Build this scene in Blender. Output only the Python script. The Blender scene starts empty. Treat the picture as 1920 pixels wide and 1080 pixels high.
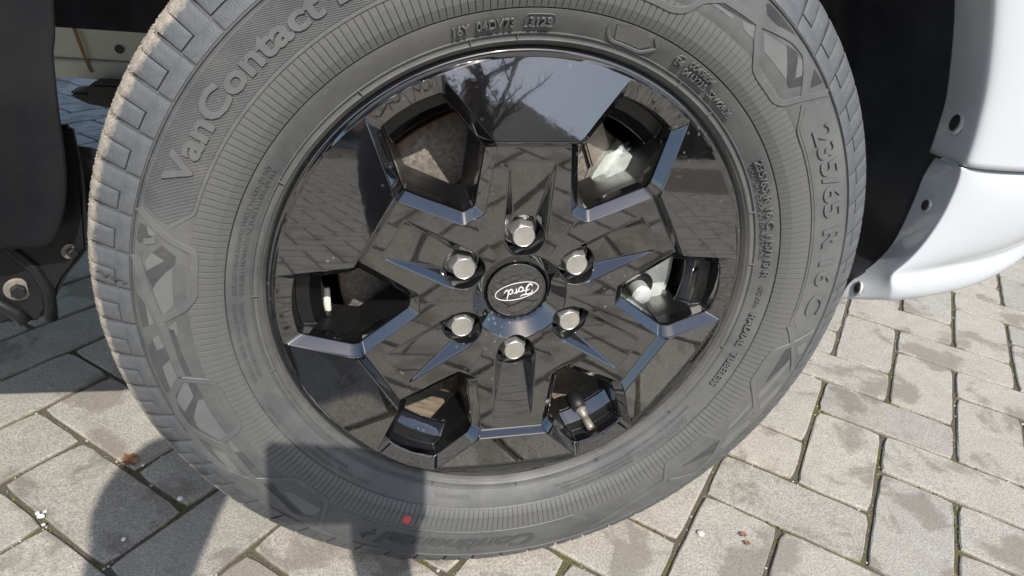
import bpy, bmesh, math, random
import numpy as np
from mathutils import Vector, Matrix
from mathutils.geometry import delaunay_2d_cdt
random.seed(7); np.random.seed(7)
S = bpy.context.scene
C = S.collection
R = math.radians
GZ = 0.3505            # wheel centre above the paving
PH = R(2.04)           # wheel rotation

# ---------------------------------------------------------------- camera
cam_d = bpy.data.cameras.new('camera'); cam = bpy.data.objects.new('camera', cam_d); C.objects.link(cam)
right = Vector((0.9722842, -0.21063918, 0.10146219)); up = Vector((0.01196731, 0.47823371, 0.87815107)); fwd = Vector((0.23349566, 0.85259818, -0.46749986))
cam.matrix_world = Matrix(((right.x, up.x, -fwd.x, -0.1507), (right.y, up.y, -fwd.y, -0.5188), (right.z, up.z, -fwd.z, 0.29503 + GZ), (0, 0, 0, 1)))
cam_d.sensor_width = 36; cam_d.lens = 1267.46 / 1920 * 36; cam_d.clip_start = 0.005; cam_d.clip_end = 3000
S.camera = cam
# ---------------------------------------------------------------- light
LIGHT = Vector((-0.045, 0.703, -0.711)).normalized()
w = bpy.data.worlds.new('World'); S.world = w; w.use_nodes = True
nt = w.node_tree; nt.nodes.clear()
sky = nt.nodes.new('ShaderNodeTexSky'); sky.sky_type = 'NISHITA'; sky.sun_disc = False
sky.sun_elevation = math.asin(-LIGHT.z); sky.sun_rotation = math.atan2(-LIGHT.x, -LIGHT.y)
sky.air_density = 1.05; sky.dust_density = 1.5; sky.ozone_density = 1.3
bg = nt.nodes.new('ShaderNodeBackground'); bg.inputs[1].default_value = 0.15
wo = nt.nodes.new('ShaderNodeOutputWorld'); nt.links.new(sky.outputs[0], bg.inputs[0]); nt.links.new(bg.outputs[0], wo.inputs[0])
sd = bpy.data.lights.new('sun', 'SUN'); sd.energy = 4.0; sd.angle = R(0.53); sd.color = (1.0, 0.95, 0.87)
so = bpy.data.objects.new('sun', sd); C.objects.link(so); so.rotation_euler = LIGHT.to_track_quat('-Z', 'Y').to_euler(); so.location = (0, -4, 6)
S.view_settings.view_transform = 'Standard'; S.view_settings.look = 'None'; S.view_settings.exposure = 0.42; S.view_settings.gamma = 1.0
S.view_settings.use_curve_mapping = False
S.render.engine = 'CYCLES'; S.render.resolution_x = 1024; S.render.resolution_y = 576

# ---------------------------------------------------------------- helpers
MATS = {}
class NB:
    """small node builder"""
    def __init__(s, name):
        s.m = bpy.data.materials.new(name); s.m.use_nodes = True; s.t = s.m.node_tree; s.b = s.t.nodes['Principled BSDF']; MATS[name] = s.m
    def n(s, typ, **kw):
        x = s.t.nodes.new(typ)
        for k, v in kw.items():
            if k in x.inputs.keys() if isinstance(k, str) else False: x.inputs[k].default_value = v
            else: setattr(x, k, v)
        return x
    def l(s, a, b): s.t.links.new(a, b)
    def coord(s, kind='Object', scale=(1, 1, 1), rot=(0, 0, 0)):
        tc = s.n('ShaderNodeTexCoord'); mp = s.n('ShaderNodeMapping'); mp.inputs['Scale'].default_value = scale; mp.inputs['Rotation'].default_value = rot
        s.l(tc.outputs[kind], mp.inputs[0]); return mp.outputs[0]
    def noise(s, vec, scale, detail=4, rough=0.55, dist=0.0):
        x = s.n('ShaderNodeTexNoise'); x.inputs['Scale'].default_value = scale; x.inputs['Detail'].default_value = detail; x.inputs['Roughness'].default_value = rough; x.inputs['Distortion'].default_value = dist
        if vec is not None: s.l(vec, x.inputs['Vector'])
        return x.outputs['Fac']
    def ramp(s, fac, stops):
        x = s.n('ShaderNodeValToRGB'); cr = x.color_ramp
        while len(cr.elements) < len(stops): cr.elements.new(0.5)
        for e, (p, c) in zip(cr.elements, stops): e.position = p; e.color = (c if isinstance(c, tuple) else (c, c, c)) + (1,)
        s.l(fac, x.inputs[0]); return x.outputs[0]
    def mix(s, fac, a, b, mode='MIX'):
        x = s.n('ShaderNodeMix'); x.data_type = 'RGBA'; x.blend_type = mode
        for i, v in ((0, fac), (6, a), (7, b)):
            if isinstance(v, (int, float)): x.inputs[i].default_value = v
            elif isinstance(v, tuple): x.inputs[i].default_value = v + (1,) if len(v) == 3 else v
            else: s.l(v, x.inputs[i])
        return x.outputs[2]
    def math(s, op, a, b=0.0):
        x = s.n('ShaderNodeMath'); x.operation = op
        for i, v in ((0, a), (1, b)):
            if isinstance(v, (int, float)): x.inputs[i].default_value = v
            else: s.l(v, x.inputs[i])
        return x.outputs[0]
    def bump(s, h, strength=0.3, dist=0.001, prev=None):
        x = s.n('ShaderNodeBump'); x.inputs['Strength'].default_value = strength; x.inputs['Distance'].default_value = dist
        s.l(h, x.inputs['Height'])
        if prev is not None: s.l(prev, x.inputs['Normal'])
        return x.outputs[0]
    def set(s, **kw):
        for k, v in kw.items():
            k = k.replace('_', ' ')
            if isinstance(v, tuple): s.b.inputs[k].default_value = v + (1,) if len(v) == 3 else v
            elif isinstance(v, (int, float)): s.b.inputs[k].default_value = v
            else: s.l(v, s.b.inputs[k])
        return s.m

def rubber(name, lo, hi, rough=0.6, hatch=None, dirt=False):
    b = NB(name); v = b.coord()
    n1 = b.noise(v, 22, 6, 0.65); n2 = b.noise(v, 160, 3); n3 = b.noise(v, 1400, 2)
    col = b.ramp(n1, [(0.32, lo), (0.68, hi)])
    sm = b.ramp(b.noise(b.coord(scale=(1, 1, 1)), 7, 5, 0.7, 0.6), [(0.42, 0.0), (0.62, 1.0)]); col = b.mix(b.math('MULTIPLY', sm, 0.24), col, (0.19, 0.183, 0.17))
    sp = b.ramp(n2, [(0.60, 0.0), (0.72, 1.0)])
    col = b.mix(b.math('MULTIPLY', sp, 0.10), col, (0.26, 0.25, 0.23))
    st = b.ramp(b.noise(b.coord(), 38, 6, 0.75, 0.8), [(0.56, 0.0), (0.70, 1.0)]); col = b.mix(b.math('MULTIPLY', st, 0.22), col, (0.20, 0.175, 0.14))
    bp = b.bump(n3, 0.25, 0.0004); bp = b.bump(n1, 0.15, 0.002, bp)
    if hatch:
        wv = b.n('ShaderNodeTexWave'); wv.wave_type = 'BANDS'; wv.bands_direction = 'Z'; wv.inputs['Scale'].default_value = hatch; b.l(b.coord(rot=(0, R(-4), 0)), wv.inputs['Vector'])
        bp = b.bump(wv.outputs['Fac'], 0.8, 0.0006, bp)
    if dirt:   # dried sand on the running surface of the tread (grows with distance from the sidewall)
        wp = b.n('ShaderNodeNewGeometry').outputs['Position']; sx = b.n('ShaderNodeSeparateXYZ'); b.l(wp, sx.inputs[0])
        zc = b.math('SUBTRACT', sx.outputs[2], GZ)
        rr = b.math('SQRT', b.math('ADD', b.math('MULTIPLY', sx.outputs[0], sx.outputs[0]), b.math('MULTIPLY', zc, zc)))
        side = b.ramp(b.math('ADD', b.math('MULTIPLY', sx.outputs[0], -1.6), b.math('ADD', 0.45, b.math('MULTIPLY', zc, 0.5))), [(0.25, 0.0), (0.75, 1.0)])
        d = b.math('MULTIPLY', b.math('SUBTRACT', rr, 0.3385), 105.0)
        d = b.math('ADD', d, b.math('MULTIPLY', b.math('SUBTRACT', b.noise(wp, 60, 6, 0.75), 0.5), 1.5))
        d = b.math('ADD', d, b.math('MULTIPLY', b.math('SUBTRACT', side, 1.0), 0.75))
        f = b.ramp(d, [(0.25, 0.0), (0.75, 0.94)])
        sand = b.ramp(b.noise(v, 330, 5, 0.8), [(0.3, (0.20, 0.175, 0.14)), (0.7, (0.50, 0.45, 0.375))])
        col = b.mix(f, col, sand)
        bp = b.bump(b.noise(v, 420, 4, 0.8), 0.6, 0.0012, bp)
    return b.set(Base_Color=col, Roughness=rough, Normal=bp, Specular_IOR_Level=0.45)

rubber('rubber', (0.066, 0.069, 0.071), (0.112, 0.114, 0.113), 0.48)
rubber('rubber_tread', (0.070, 0.077, 0.086), (0.125, 0.130, 0.136), 0.5, dirt=True)
rubber('rubber_rib', (0.070, 0.073, 0.074), (0.118, 0.119, 0.116), 0.52)
rubber('rubber_hatched', (0.056, 0.059, 0.062), (0.086, 0.088, 0.089), 0.5, hatch=290)
rubber('rubber_dark', (0.038, 0.040, 0.043), (0.056, 0.058, 0.060), 0.5, hatch=420)
rubber('rubber_pale', (0.115, 0.119, 0.120), (0.150, 0.153, 0.154), 0.42)
rubber('rubber_band', (0.080, 0.083, 0.085), (0.118, 0.121, 0.120), 0.46)
rubber('rubber_letter', (0.080, 0.083, 0.085), (0.115, 0.118, 0.120), 0.46)

def gloss_black():
    b = NB('gloss_black'); v = b.coord()
    sp = b.n('ShaderNodeTexVoronoi'); sp.inputs['Scale'].default_value = 170; sp.inputs['Randomness'].default_value = 1.0; b.l(v, sp.inputs['Vector'])
    ring = b.ramp(sp.outputs['Distance'], [(0.10, 0.35), (0.17, 1.0), (0.24, 0.0)])
    mask = b.ramp(b.noise(v, 17, 3), [(0.55, 0.0), (0.64, 1.0)])
    pick = b.ramp(b.noise(v, 75, 2), [(0.44, 0.0), (0.56, 1.0)])
    spots = b.math('MULTIPLY', b.math('MULTIPLY', ring, mask), pick)
    dust = b.ramp(b.noise(v, 900, 3, 0.7), [(0.70, 0.0), (0.80, 1.0)])
    film = b.ramp(b.noise(v, 30, 5, 0.7), [(0.35, 0.0), (0.8, 1.0)])
    col = b.mix(b.math('MULTIPLY', spots, 0.46), (0.004, 0.004, 0.0045), (0.30, 0.31, 0.33))
    col = b.mix(b.math('MULTIPLY', dust, 0.14), col, (0.35, 0.34, 0.32))
    col = b.mix(b.math('MULTIPLY', film, 0.022), col, (0.3, 0.3, 0.3))
    ro = b.math('ADD', b.math('MULTIPLY', film, 0.035), b.math('ADD', 0.03, b.math('MULTIPLY', spots, 0.25)))
    bp = b.bump(b.noise(v, 95, 2), 0.06, 0.0007)
    return b.set(Base_Color=col, Roughness=ro, Normal=bp, Specular_IOR_Level=0.8, IOR=1.6, Coat_Weight=1.0, Coat_IOR=1.78, Coat_Roughness=0.012)
gloss_black()
def cast_black():
    b = NB('cast_black'); v = b.coord()
    dust = b.ramp(b.noise(v, 420, 4, 0.8), [(0.52, 0.0), (0.72, 1.0)]); area = b.ramp(b.noise(v, 28, 4, 0.7), [(0.40, 0.01), (0.7, 0.22)])
    c = b.mix(b.math('MULTIPLY', dust, area), (0.006, 0.006, 0.0065), (0.16, 0.145, 0.125))
    return b.set(Base_Color=c, Roughness=0.34, Normal=b.bump(b.noise(v, 700, 3, 0.7), 0.35, 0.0005), Specular_IOR_Level=0.5)
cast_black()

def simple(name, col, rough=0.5, metal=0.0, var=0.25, scale=40, bumps=0.2, bscale=300, bd=0.0005, **kw):
    b = NB(name); v = b.coord()
    c2 = tuple(min(1, x * (1 + var)) for x in col); c1 = tuple(x * (1 - var) for x in col)
    cc = b.ramp(b.noise(v, scale, 5, 0.65), [(0.3, c1), (0.7, c2)])
    return b.set(Base_Color=cc, Roughness=rough, Metallic=metal, Normal=b.bump(b.noise(v, bscale, 4, 0.7), bumps, bd), **kw)
simple('zinc', (0.72, 0.76, 0.72), 0.36, 0.55, 0.18, 60, 0.35, 220, 0.0012)
simple('nut_steel', (0.66, 0.64, 0.59), 0.33, 0.9, 0.10, 120, 0.08, 600, 0.0002)
simple('nut_chrome', (0.80, 0.79, 0.76), 0.30, 0.85, 0.05, 120, 0.03, 500, 0.0002)
simple('nut_dull', (0.30, 0.27, 0.23), 0.5, 0.6, 0.25, 90, 0.3, 400)
simple('badge_silver', (0.85, 0.86, 0.86), 0.25, 0.4, 0.03, 90, 0.02)
simple('white_paint', (0.50, 0.53, 0.56), 0.22, 0.0, 0.015, 6, 0.015, 250, 0.0004, Coat_Weight=0.8, Coat_Roughness=0.05)
simple('primer_white', (0.62, 0.64, 0.57), 0.5, 0.0, 0.05, 8, 0.1)
simple('liner_plastic', (0.022, 0.022, 0.026), 0.38, 0.0, 0.6, 14, 0.3, 900, 0.0004)
def flap_mat():
    b = NB('flap_plastic'); v = b.coord()
    dirt = b.ramp(b.noise(v, 900, 4, 0.8), [(0.64, 0.0), (0.74, 1.0)]); area = b.ramp(b.noise(v, 13, 4, 0.6), [(0.45, 0.0), (0.65, 0.5)]); haze = b.ramp(b.noise(v, 9, 5, 0.6), [(0.4, 0.0), (0.75, 0.10)])
    c = b.mix(haze, (0.0060, 0.0066, 0.0085), (0.10, 0.10, 0.10)); c = b.mix(b.math('MULTIPLY', dirt, area), c, (0.30, 0.28, 0.25))
    return b.set(Base_Color=c, Roughness=0.40, Normal=b.bump(b.noise(v, 600, 3), 0.25, 0.0005), Specular_IOR_Level=0.32)
flap_mat()
simple('black_steel', (0.012, 0.012, 0.013), 0.5, 0.0, 0.3, 40, 0.4)
simple('screw_black', (0.02, 0.017, 0.017), 0.35, 0.0, 0.2)
simple('rust_stain', (0.26, 0.15, 0.07), 0.7, 0.0, 0.3, 90)
simple('red_paint', (0.55, 0.075, 0.085), 0.6, 0.0, 0.15, 300)
simple('grit_stone', (0.50, 0.48, 0.43), 0.7, 0.0, 0.45, 25)
simple('white_stone', (0.75, 0.74, 0.70), 0.6, 0.0, 0.1, 200)
simple('dry_leaf', (0.26, 0.13, 0.065), 0.7, 0.0, 0.35, 160, 0.5, 400)
simple('cream_paint', (0.72, 0.71, 0.60), 0.5, 0.0, 0.1)
def brown_dust():
    b = NB('barrel_dust'); v = b.coord(scale=(1, 7, 1)); v2 = b.coord(scale=(1, 1, 1))
    c = b.ramp(b.noise(v, 26, 6, 0.7), [(0.3, (0.10, 0.080, 0.058)), (0.55, (0.22, 0.175, 0.125)), (0.75, (0.33, 0.275, 0.205))])
    c = b.mix(b.ramp(b.noise(v2, 18, 4), [(0.6, 0.0), (0.8, 0.6)]), c, (0.02, 0.02, 0.02))
    return b.set(Base_Color=c, Roughness=0.65, Normal=b.bump(b.noise(v2, 300, 4), 0.3, 0.0005))
brown_dust()
def disc_mat():
    b = NB('brake_disc'); v = b.coord()
    sx = b.n('ShaderNodeSeparateXYZ'); b.l(v, sx.inputs[0])
    rr = b.math('SQRT', b.math('ADD', b.math('MULTIPLY', sx.outputs[0], sx.outputs[0]), b.math('MULTIPLY', sx.outputs[2], sx.outputs[2])))
    c = b.ramp(b.noise(v, 240, 5, 0.8), [(0.3, (0.075, 0.065, 0.055)), (0.7, (0.36, 0.33, 0.29))])
    edge = b.ramp(rr, [(0.153, 0.0), (0.161, 0.75)])
    rust = b.ramp(b.noise(v, 60, 4), [(0.3, (0.17, 0.095, 0.055)), (0.7, (0.36, 0.22, 0.13))])
    c = b.mix(edge, c, rust)
    inn = b.ramp(rr, [(0.098, 0.5), (0.106, 0.0)])
    c = b.mix(inn, c, rust)
    return b.set(Base_Color=c, Roughness=0.5, Metallic=0.35, Normal=b.bump(b.noise(v, 260, 5, 0.8), 0.7, 0.001))
disc_mat()

def weighted_normals(me, sharp=None):
    n = len(me.vertices)
    if n == 0: return
    co = np.empty(n * 3); me.vertices.foreach_get('co', co); co = co.reshape(-1, 3)
    acc = np.zeros((n, 3))
    for p in me.polygons:
        acc[list(p.vertices)] += np.array(p.normal) * p.area
    ln = np.linalg.norm(acc, axis=1); ln[ln == 0] = 1
    nn = acc / ln[:, None]
    if sharp is not None: nn = sharp(co, nn)
    me.normals_split_custom_set_from_vertices(nn.tolist())

def obj(name, me, mat=None, parent=None, loc=None):
    o = bpy.data.objects.new(name, me); C.objects.link(o)
    if mat and me and len(me.materials) == 0: me.materials.append(MATS[mat])
    if parent is not None: o.parent = parent
    if loc is not None: o.location = loc
    return o
def mesh(name, verts, faces, smooth=False):
    me = bpy.data.meshes.new(name); me.from_pydata([tuple(map(float, v)) for v in verts], [], faces); me.update()
    if smooth: me.shade_smooth()
    return me
def from_bm(name, bm, smooth=False):
    me = bpy.data.meshes.new(name); bmesh.ops.recalc_face_normals(bm, faces=bm.faces); bm.to_mesh(me); bm.free()
    if smooth: me.shade_smooth()
    return me
def smooth_angle(me, deg=35):
    me.shade_smooth()
    bm = bmesh.new(); bm.from_mesh(me)
    for e in bm.edges:
        if len(e.link_faces) == 2 and e.calc_face_angle(0) > R(deg): e.smooth = False
    bm.to_mesh(me); bm.free()
def lathe(profile, n, a0=0.0, a1=2 * math.pi, closed=True):
    """profile of (r, p): p is the distance towards the viewer; axis = wheel axis (-Y out)"""
    v = []; f = []
    m = len(profile); k = n if closed else n + 1
    for i in range(k):
        a = a0 + (a1 - a0) * i / n
        for r, p in profile: v.append((r * math.cos(a), -p, r * math.sin(a)))
    for i in range(n):
        j = (i + 1) % k
        for q in range(m - 1): f.append((i * m + q, i * m + q + 1, j * m + q + 1, j * m + q))
    return v, f
def thing(name, label, cat, loc=(0, 0, 0), group=None):
    o = bpy.data.objects.new(name, None); C.objects.link(o); o.location = loc; o['label'] = label; o['category'] = cat
    if group: o['group'] = group
    return o
def tag(o, label=None, cat=None, group=None, kind=None):
    for k, v in (('label', label), ('category', cat), ('group', group), ('kind', kind)):
        if v: o[k] = v
    return o
def add_box(bm, x0, x1, y0, y1, z0, z1):
    vs = [bm.verts.new(p) for p in ((x0, y0, z0), (x1, y0, z0), (x1, y1, z0), (x0, y1, z0), (x0, y0, z1), (x1, y0, z1), (x1, y1, z1), (x0, y1, z1))]
    for q in ((0, 3, 2, 1), (4, 5, 6, 7), (0, 1, 5, 4), (1, 2, 6, 5), (2, 3, 7, 6), (3, 0, 4, 7)): bm.faces.new([vs[i] for i in q])
    return vs
def box_mesh(name, x0, x1, y0, y1, z0, z1, bev=0.0):
    bm = bmesh.new(); add_box(bm, x0, x1, y0, y1, z0, z1)
    if bev: bmesh.ops.bevel(bm, geom=list(bm.edges), offset=bev, segments=2, affect='EDGES')
    return from_bm(name, bm)
def prism(name, pts, y0, y1, bev=0.0, smooth=False):
    """closed outline in (x, z) extruded from y0 to y1"""
    bm = bmesh.new(); a = [bm.verts.new((x, y0, z)) for x, z in pts]; b = [bm.verts.new((x, y1, z)) for x, z in pts]
    bm.faces.new(a); bm.faces.new(b[::-1]); n = len(pts)
    for i in range(n): bm.faces.new((a[i], b[i], b[(i + 1) % n], a[(i + 1) % n]))
    if bev:
        bmesh.ops.recalc_face_normals(bm, faces=bm.faces)
        bmesh.ops.bevel(bm, geom=[e for e in bm.edges if e.calc_face_angle(0) > 0.35], offset=bev, segments=2, affect='EDGES')
    return from_bm(name, bm)
def tube(path, rad, n=10, cap=True):
    """swept tube; rad number or list"""
    path = [Vector(p) for p in path]; v = []; f = []; m = len(path)
    if isinstance(rad, (int, float)): rad = [rad] * m
    ref = None
    for i, p in enumerate(path):
        d = (path[min(i + 1, m - 1)] - path[max(i - 1, 0)]).normalized()
        if ref is None or abs(ref.dot(d)) > 0.95: ref = Vector((0, 0, 1)) if abs(d.z) < 0.9 else Vector((1, 0, 0))
        a = (ref - d * ref.dot(d)).normalized(); b = d.cross(a); ref = a
        for k in range(n):
            t = 2 * math.pi * k / n; v.append(p + (a * math.cos(t) + b * math.sin(t)) * rad[i])
    for i in range(m - 1):
        for k in range(n): f.append((i * n + k, i * n + (k + 1) % n, (i + 1) * n + (k + 1) % n, (i + 1) * n + k))
    if cap: f.append(tuple(range(n))[::-1]); f.append(tuple(range((m - 1) * n, m * n)))
    return v, f

# ================================================================ GROUND
PITCH = 0.1024; PSI = R(-42.75)
E1 = Vector((math.cos(PSI), math.sin(PSI))); E2 = Vector((-math.sin(PSI), math.cos(PSI)))
OX, OY = -0.02436, -0.04365
CX, CY, KS = -0.1507, -0.5188, 1.0086
def lat(s, t):
    """paving lattice coordinates -> world x, y"""
    x = E1.x * (s * 0.1015 + OX) + E2.x * (t * 0.1015 + OY); y = E1.y * (s * 0.1015 + OX) + E2.y * (t * 0.1015 + OY)
    return CX + (x - CX) * KS, CY + (y - CY) * KS

def paver_mat():
    b = NB('paver_concrete'); v = b.coord('Object')
    oi = b.n('ShaderNodeObjectInfo'); geo = b.n('ShaderNodeNewGeometry')
    wp = geo.outputs['Position']
    big = b.noise(wp, 9.0, 5, 0.62, 0.4); mid = b.noise(wp, 34, 5, 0.7); fine = b.noise(wp, 420, 4, 0.75); grain = b.noise(wp, 950, 2, 0.6)
    base = b.ramp(mid, [(0.28, (0.40, 0.38, 0.335)), (0.72, (0.55, 0.525, 0.47))])
    base = b.mix(b.ramp(fine, [(0.38, 0.85), (0.58, 0.0)]), base, (0.20, 0.188, 0.165))
    base = b.mix(b.ramp(b.noise(wp, 200, 4, 0.7), [(0.36, 0.45), (0.5, 0.0)]), base, (0.25, 0.235, 0.21))
    base = b.mix(b.ramp(grain, [(0.62, 0.0), (0.74, 0.7)]), base, (0.68, 0.66, 0.61))
    speck = b.ramp(b.noise(wp, 1300, 1), [(0.67, 0.0), (0.72, 0.8)])
    base = b.mix(b.math('MULTIPLY', speck, 0.6), base, (0.10, 0.09, 0.08))
    # damp stains: soft-edged patches of their own shape
    stain = b.ramp(b.math('ADD', big, b.math('MULTIPLY', b.math('SUBTRACT', mid, 0.5), 0.22)), [(0.535, 0.0), (0.60, 0.60)])
    base = b.mix(stain, base, (0.17, 0.15, 0.125))
    tint = b.ramp(oi.outputs['Random'], [(0.0, (0.86, 0.855, 0.85)), (0.35, (1.03, 1.015, 0.985)), (0.7, (0.94, 0.94, 0.935)), (1.0, (1.08, 1.055, 1.01))])
    base = b.mix(1.0, base, tint, 'MULTIPLY')
    bp = b.bump(fine, 0.55, 0.0012); bp = b.bump(grain, 0.5, 0.0006, bp); bp = b.bump(mid, 0.3, 0.002, bp)
    return b.set(Base_Color=base, Roughness=0.85, Normal=bp, Specular_IOR_Level=0.25)
paver_mat()
def joint_mat():
    b = NB('joint_soil'); v = b.n('ShaderNodeNewGeometry').outputs['Position']
    a = b.noise(v, 60, 5, 0.7); g = b.noise(v, 14, 4, 0.6); f = b.noise(v, 500, 3, 0.8)
    c = b.ramp(f, [(0.3, (0.055, 0.046, 0.034)), (0.6, (0.16, 0.138, 0.105)), (0.8, (0.34, 0.30, 0.24))])
    moss = b.ramp(b.noise(v, 380, 3), [(0.3, (0.06, 0.07, 0.012)), (0.7, (0.19, 0.19, 0.035))])
    m = b.ramp(b.math('ADD', b.math('MULTIPLY', a, 0.5), b.math('MULTIPLY', g, 0.5)), [(0.50, 0.0), (0.60, 0.7)])
    c = b.mix(m, c, moss)
    return b.set(Base_Color=c, Roughness=0.95, Normal=b.bump(f, 0.9, 0.003))
joint_mat()
def far_mat():
    b = NB('far_paving'); v = b.n('ShaderNodeNewGeometry').outputs['Position']
    br = b.n('ShaderNodeTexBrick'); mp = b.n('ShaderNodeMapping'); mp.inputs['Rotation'].default_value = (0, 0, -PSI); b.l(v, mp.inputs[0]); b.l(mp.outputs[0], br.inputs['Vector'])
    br.inputs['Scale'].default_value = 4.9; br.inputs['Mortar Size'].default_value = 0.02
    br.inputs['Color1'].default_value = (0.46, 0.44, 0.39, 1); br.inputs['Color2'].default_value = (0.40, 0.38, 0.33, 1); br.inputs['Mortar'].default_value = (0.10, 0.09, 0.07, 1)
    c = b.mix(b.ramp(b.noise(v, 3, 5), [(0.4, 0.0), (0.65, 0.5)]), br.outputs[0], (0.2, 0.18, 0.15))
    return b.set(Base_Color=c, Roughness=0.9)
far_mat()

joint = obj('ground', mesh('ground', [(-7, -9, -0.0045), (7, -9, -0.0045), (7, 6, -0.0045), (-7, 6, -0.0045)], [(0, 1, 2, 3)]), 'joint_soil')
# subdivided so that the joint filling is uneven
bm = bmesh.new(); bm.from_mesh(joint.data); bm.to_mesh(joint.data); bm.free()
tag(joint, kind='structure')
gf = obj('road', mesh('road', [(-900, -900, -0.02), (900, -900, -0.02), (900, 900, -0.02), (-900, 900, -0.02)], [(0, 1, 2, 3)]), 'far_paving'); tag(gf, kind='structure')
pav = bpy.data.objects.new('pavement', None); C.objects.link(pav); pav['kind'] = 'structure'

def paver_mesh(k, detail=True):
    """one worn 2:1 concrete paver, long side along x, top at z=0"""
    rnd = random.Random(k); L, W = 2 * PITCH - 0.0068, PITCH - 0.0068
    pts = []
    nl, nw = (9, 5) if detail else (2, 2)
    def edge(p, q, n):
        for i in range(n): t = i / n; pts.append([p[0] + (q[0] - p[0]) * t, p[1] + (q[1] - p[1]) * t])
    a = 0.0025
    cs = [(-L / 2, -W / 2), (L / 2, -W / 2), (L / 2, W / 2), (-L / 2, W / 2)]
    for i in range(4): edge(cs[i], cs[(i + 1) % 4], nl if i % 2 == 0 else nw)
    top = []; mid = []; bot = []
    for x, y in pts:
        j = 0.00035 if detail else 0.0
        jx, jy = rnd.uniform(-j, j), rnd.uniform(-j, j)
        # corners a little rounded
        cx, cy = abs(x) / (L / 2), abs(y) / (W / 2); cr = 0.0022 if cx > 0.99 and cy > 0.99 else 0
        sx, sy = (1 if x > 0 else -1), (1 if y > 0 else -1)
        x -= sx * cr; y -= sy * cr
        ins = rnd.uniform(0.0010, 0.0024) if detail else 0.002
        top.append((x * (1 - 2 * ins / L) + jx, y * (1 - 2 * ins / W) + jy, rnd.uniform(-0.0004, 0.0003) if detail else 0))
        mid.append((x + jx, y + jy, -rnd.uniform(0.0012, 0.0026))); bot.append((x + jx, y + jy, -0.03))
    n = len(pts); v = top + mid + bot; f = [tuple(range(n))]
    for i in range(n):
        j = (i + 1) % n; f.append((n + i, n + j, j, i)); f.append((2 * n + i, 2 * n + j, n + j, n + i))
    return v, f
pv = []
for k in range(7):
    v, f = paver_mesh(k); me = mesh('brick', v, f); me.materials.append(MATS['paver_concrete']); pv.append(me)
def ground_px(x, y):
    d = Vector((x, y, 0)) - cam.matrix_world.translation
    z = d.dot(fwd)
    if z <= 0.05: return None
    return d.dot(right) / z * 1267 / 960, d.dot(up) / z * 1267 / 540
cand = []; rest = []
for x in range(-75, 75):
    for y in range(-75, 75):
        k = (x + y) % 4
        if k == 1: cs, ct, vert = x + 1, y + 0.5, 0
        elif k == 3: cs, ct, vert = x + 0.5, y + 1, 1
        else: continue
        wx, wy = lat(cs, ct)
        if not (-3.6 < wx < 4.2 and -6.5 < wy < 4.6): continue
        pp = ground_px(wx, wy)
        d = math.hypot(wx - CX, wy - CY)
        vis = pp is not None and abs(pp[0]) < 1.2 and abs(pp[1]) < 1.25
        (cand if vis and d < 3.0 else rest).append((d, wx, wy, vert))
cand.sort()
rest += cand[300:]; cand = cand[:300]
rr = random.Random(3)
for i, (d, wx, wy, vert) in enumerate(cand):
    o = bpy.data.objects.new('brick', pv[rr.randrange(7)]); C.objects.link(o); o.parent = pav
    o.location = (wx, wy, rr.uniform(-0.0012, 0.0008)); o.rotation_euler = (rr.uniform(-0.004, 0.004), rr.uniform(-0.004, 0.004), PSI + (math.pi / 2 if vert else 0) + (math.pi if rr.random() < 0.5 else 0) + rr.uniform(-0.008, 0.008))
V, F = [], []
v0, f0 = paver_mesh(99, False); v0 = np.array(v0)
for d, wx, wy, vert in rest:
    a = PSI + (math.pi / 2 if vert else 0) + rr.uniform(-0.006, 0.006); ca, sa = math.cos(a), math.sin(a); n = len(V)
    dz = rr.uniform(-0.0015, 0.001)
    for p in v0: V.append((wx + ca * p[0] - sa * p[1], wy + sa * p[0] + ca * p[1], p[2] + dz))
    F += [tuple(i + n for i in q) for q in f0]
o = obj('bricks', mesh('bricks', V, F), 'paver_concrete', pav); o['kind'] = 'stuff'

# moss and grit lying in the joints
def in_joint(rng):
    s, t = rng.uniform(-14, 18), rng.uniform(-12, 22)
    # nearest lattice line that is a real joint
    if rng.random() < 0.5: s = round(s); ax = 0
    else: t = round(t); ax = 1
    # skip lines running through the middle of a brick
    if ax == 0:
        a = (int(math.floor(s)) - 1 + int(math.floor(t))) % 4
        if a == 1: return None
    else:
        a = (int(math.floor(s)) + int(math.floor(t)) - 1) % 4
        if a == 3: return None
    j = rng.uniform(-0.032, 0.032)
    return lat(s + (j if ax == 0 else 0), t + (j if ax == 1 else 0))
rg = random.Random(11)
ico = bmesh.new(); bmesh.ops.create_icosphere(ico, subdivisions=1, radius=1.0); iv = [tuple(v.co) for v in ico.verts]; ifc = [tuple(v.index for v in f.verts) for f in ico.faces]; ico.free()
def scatter(name, mat, n, r0, r1, zoff, flat=0.7, on_joint=True):
    V, F = [], []
    for _ in range(n):
        p = in_joint(rg) if on_joint else (rg.uniform(-0.9, 1.6), rg.uniform(-0.3, 1.2))
        if p is None or math.hypot(p[0] - CX, p[1] - CY) > 2.2: continue
        r = r0 + (r1 - r0) * rg.random() ** 2.5; k = len(V); a = rg.uniform(0, 6.28)
        sx, sy = rg.uniform(0.7, 1.3), rg.uniform(0.7, 1.3)
        for x, y, z in iv:
            q = rg.uniform(0.75, 1.15); x, y, z = x * q * sx, y * q * sy, z * q * flat
            V.append((p[0] + r * (x * math.cos(a) - y * math.sin(a)), p[1] + r * (x * math.sin(a) + y * math.cos(a)), zoff + r * z))
        F += [tuple(i + k for i in q) for q in ifc]
    o = obj(name, mesh(name, V, F), mat); o['kind'] = 'stuff'; return o
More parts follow.
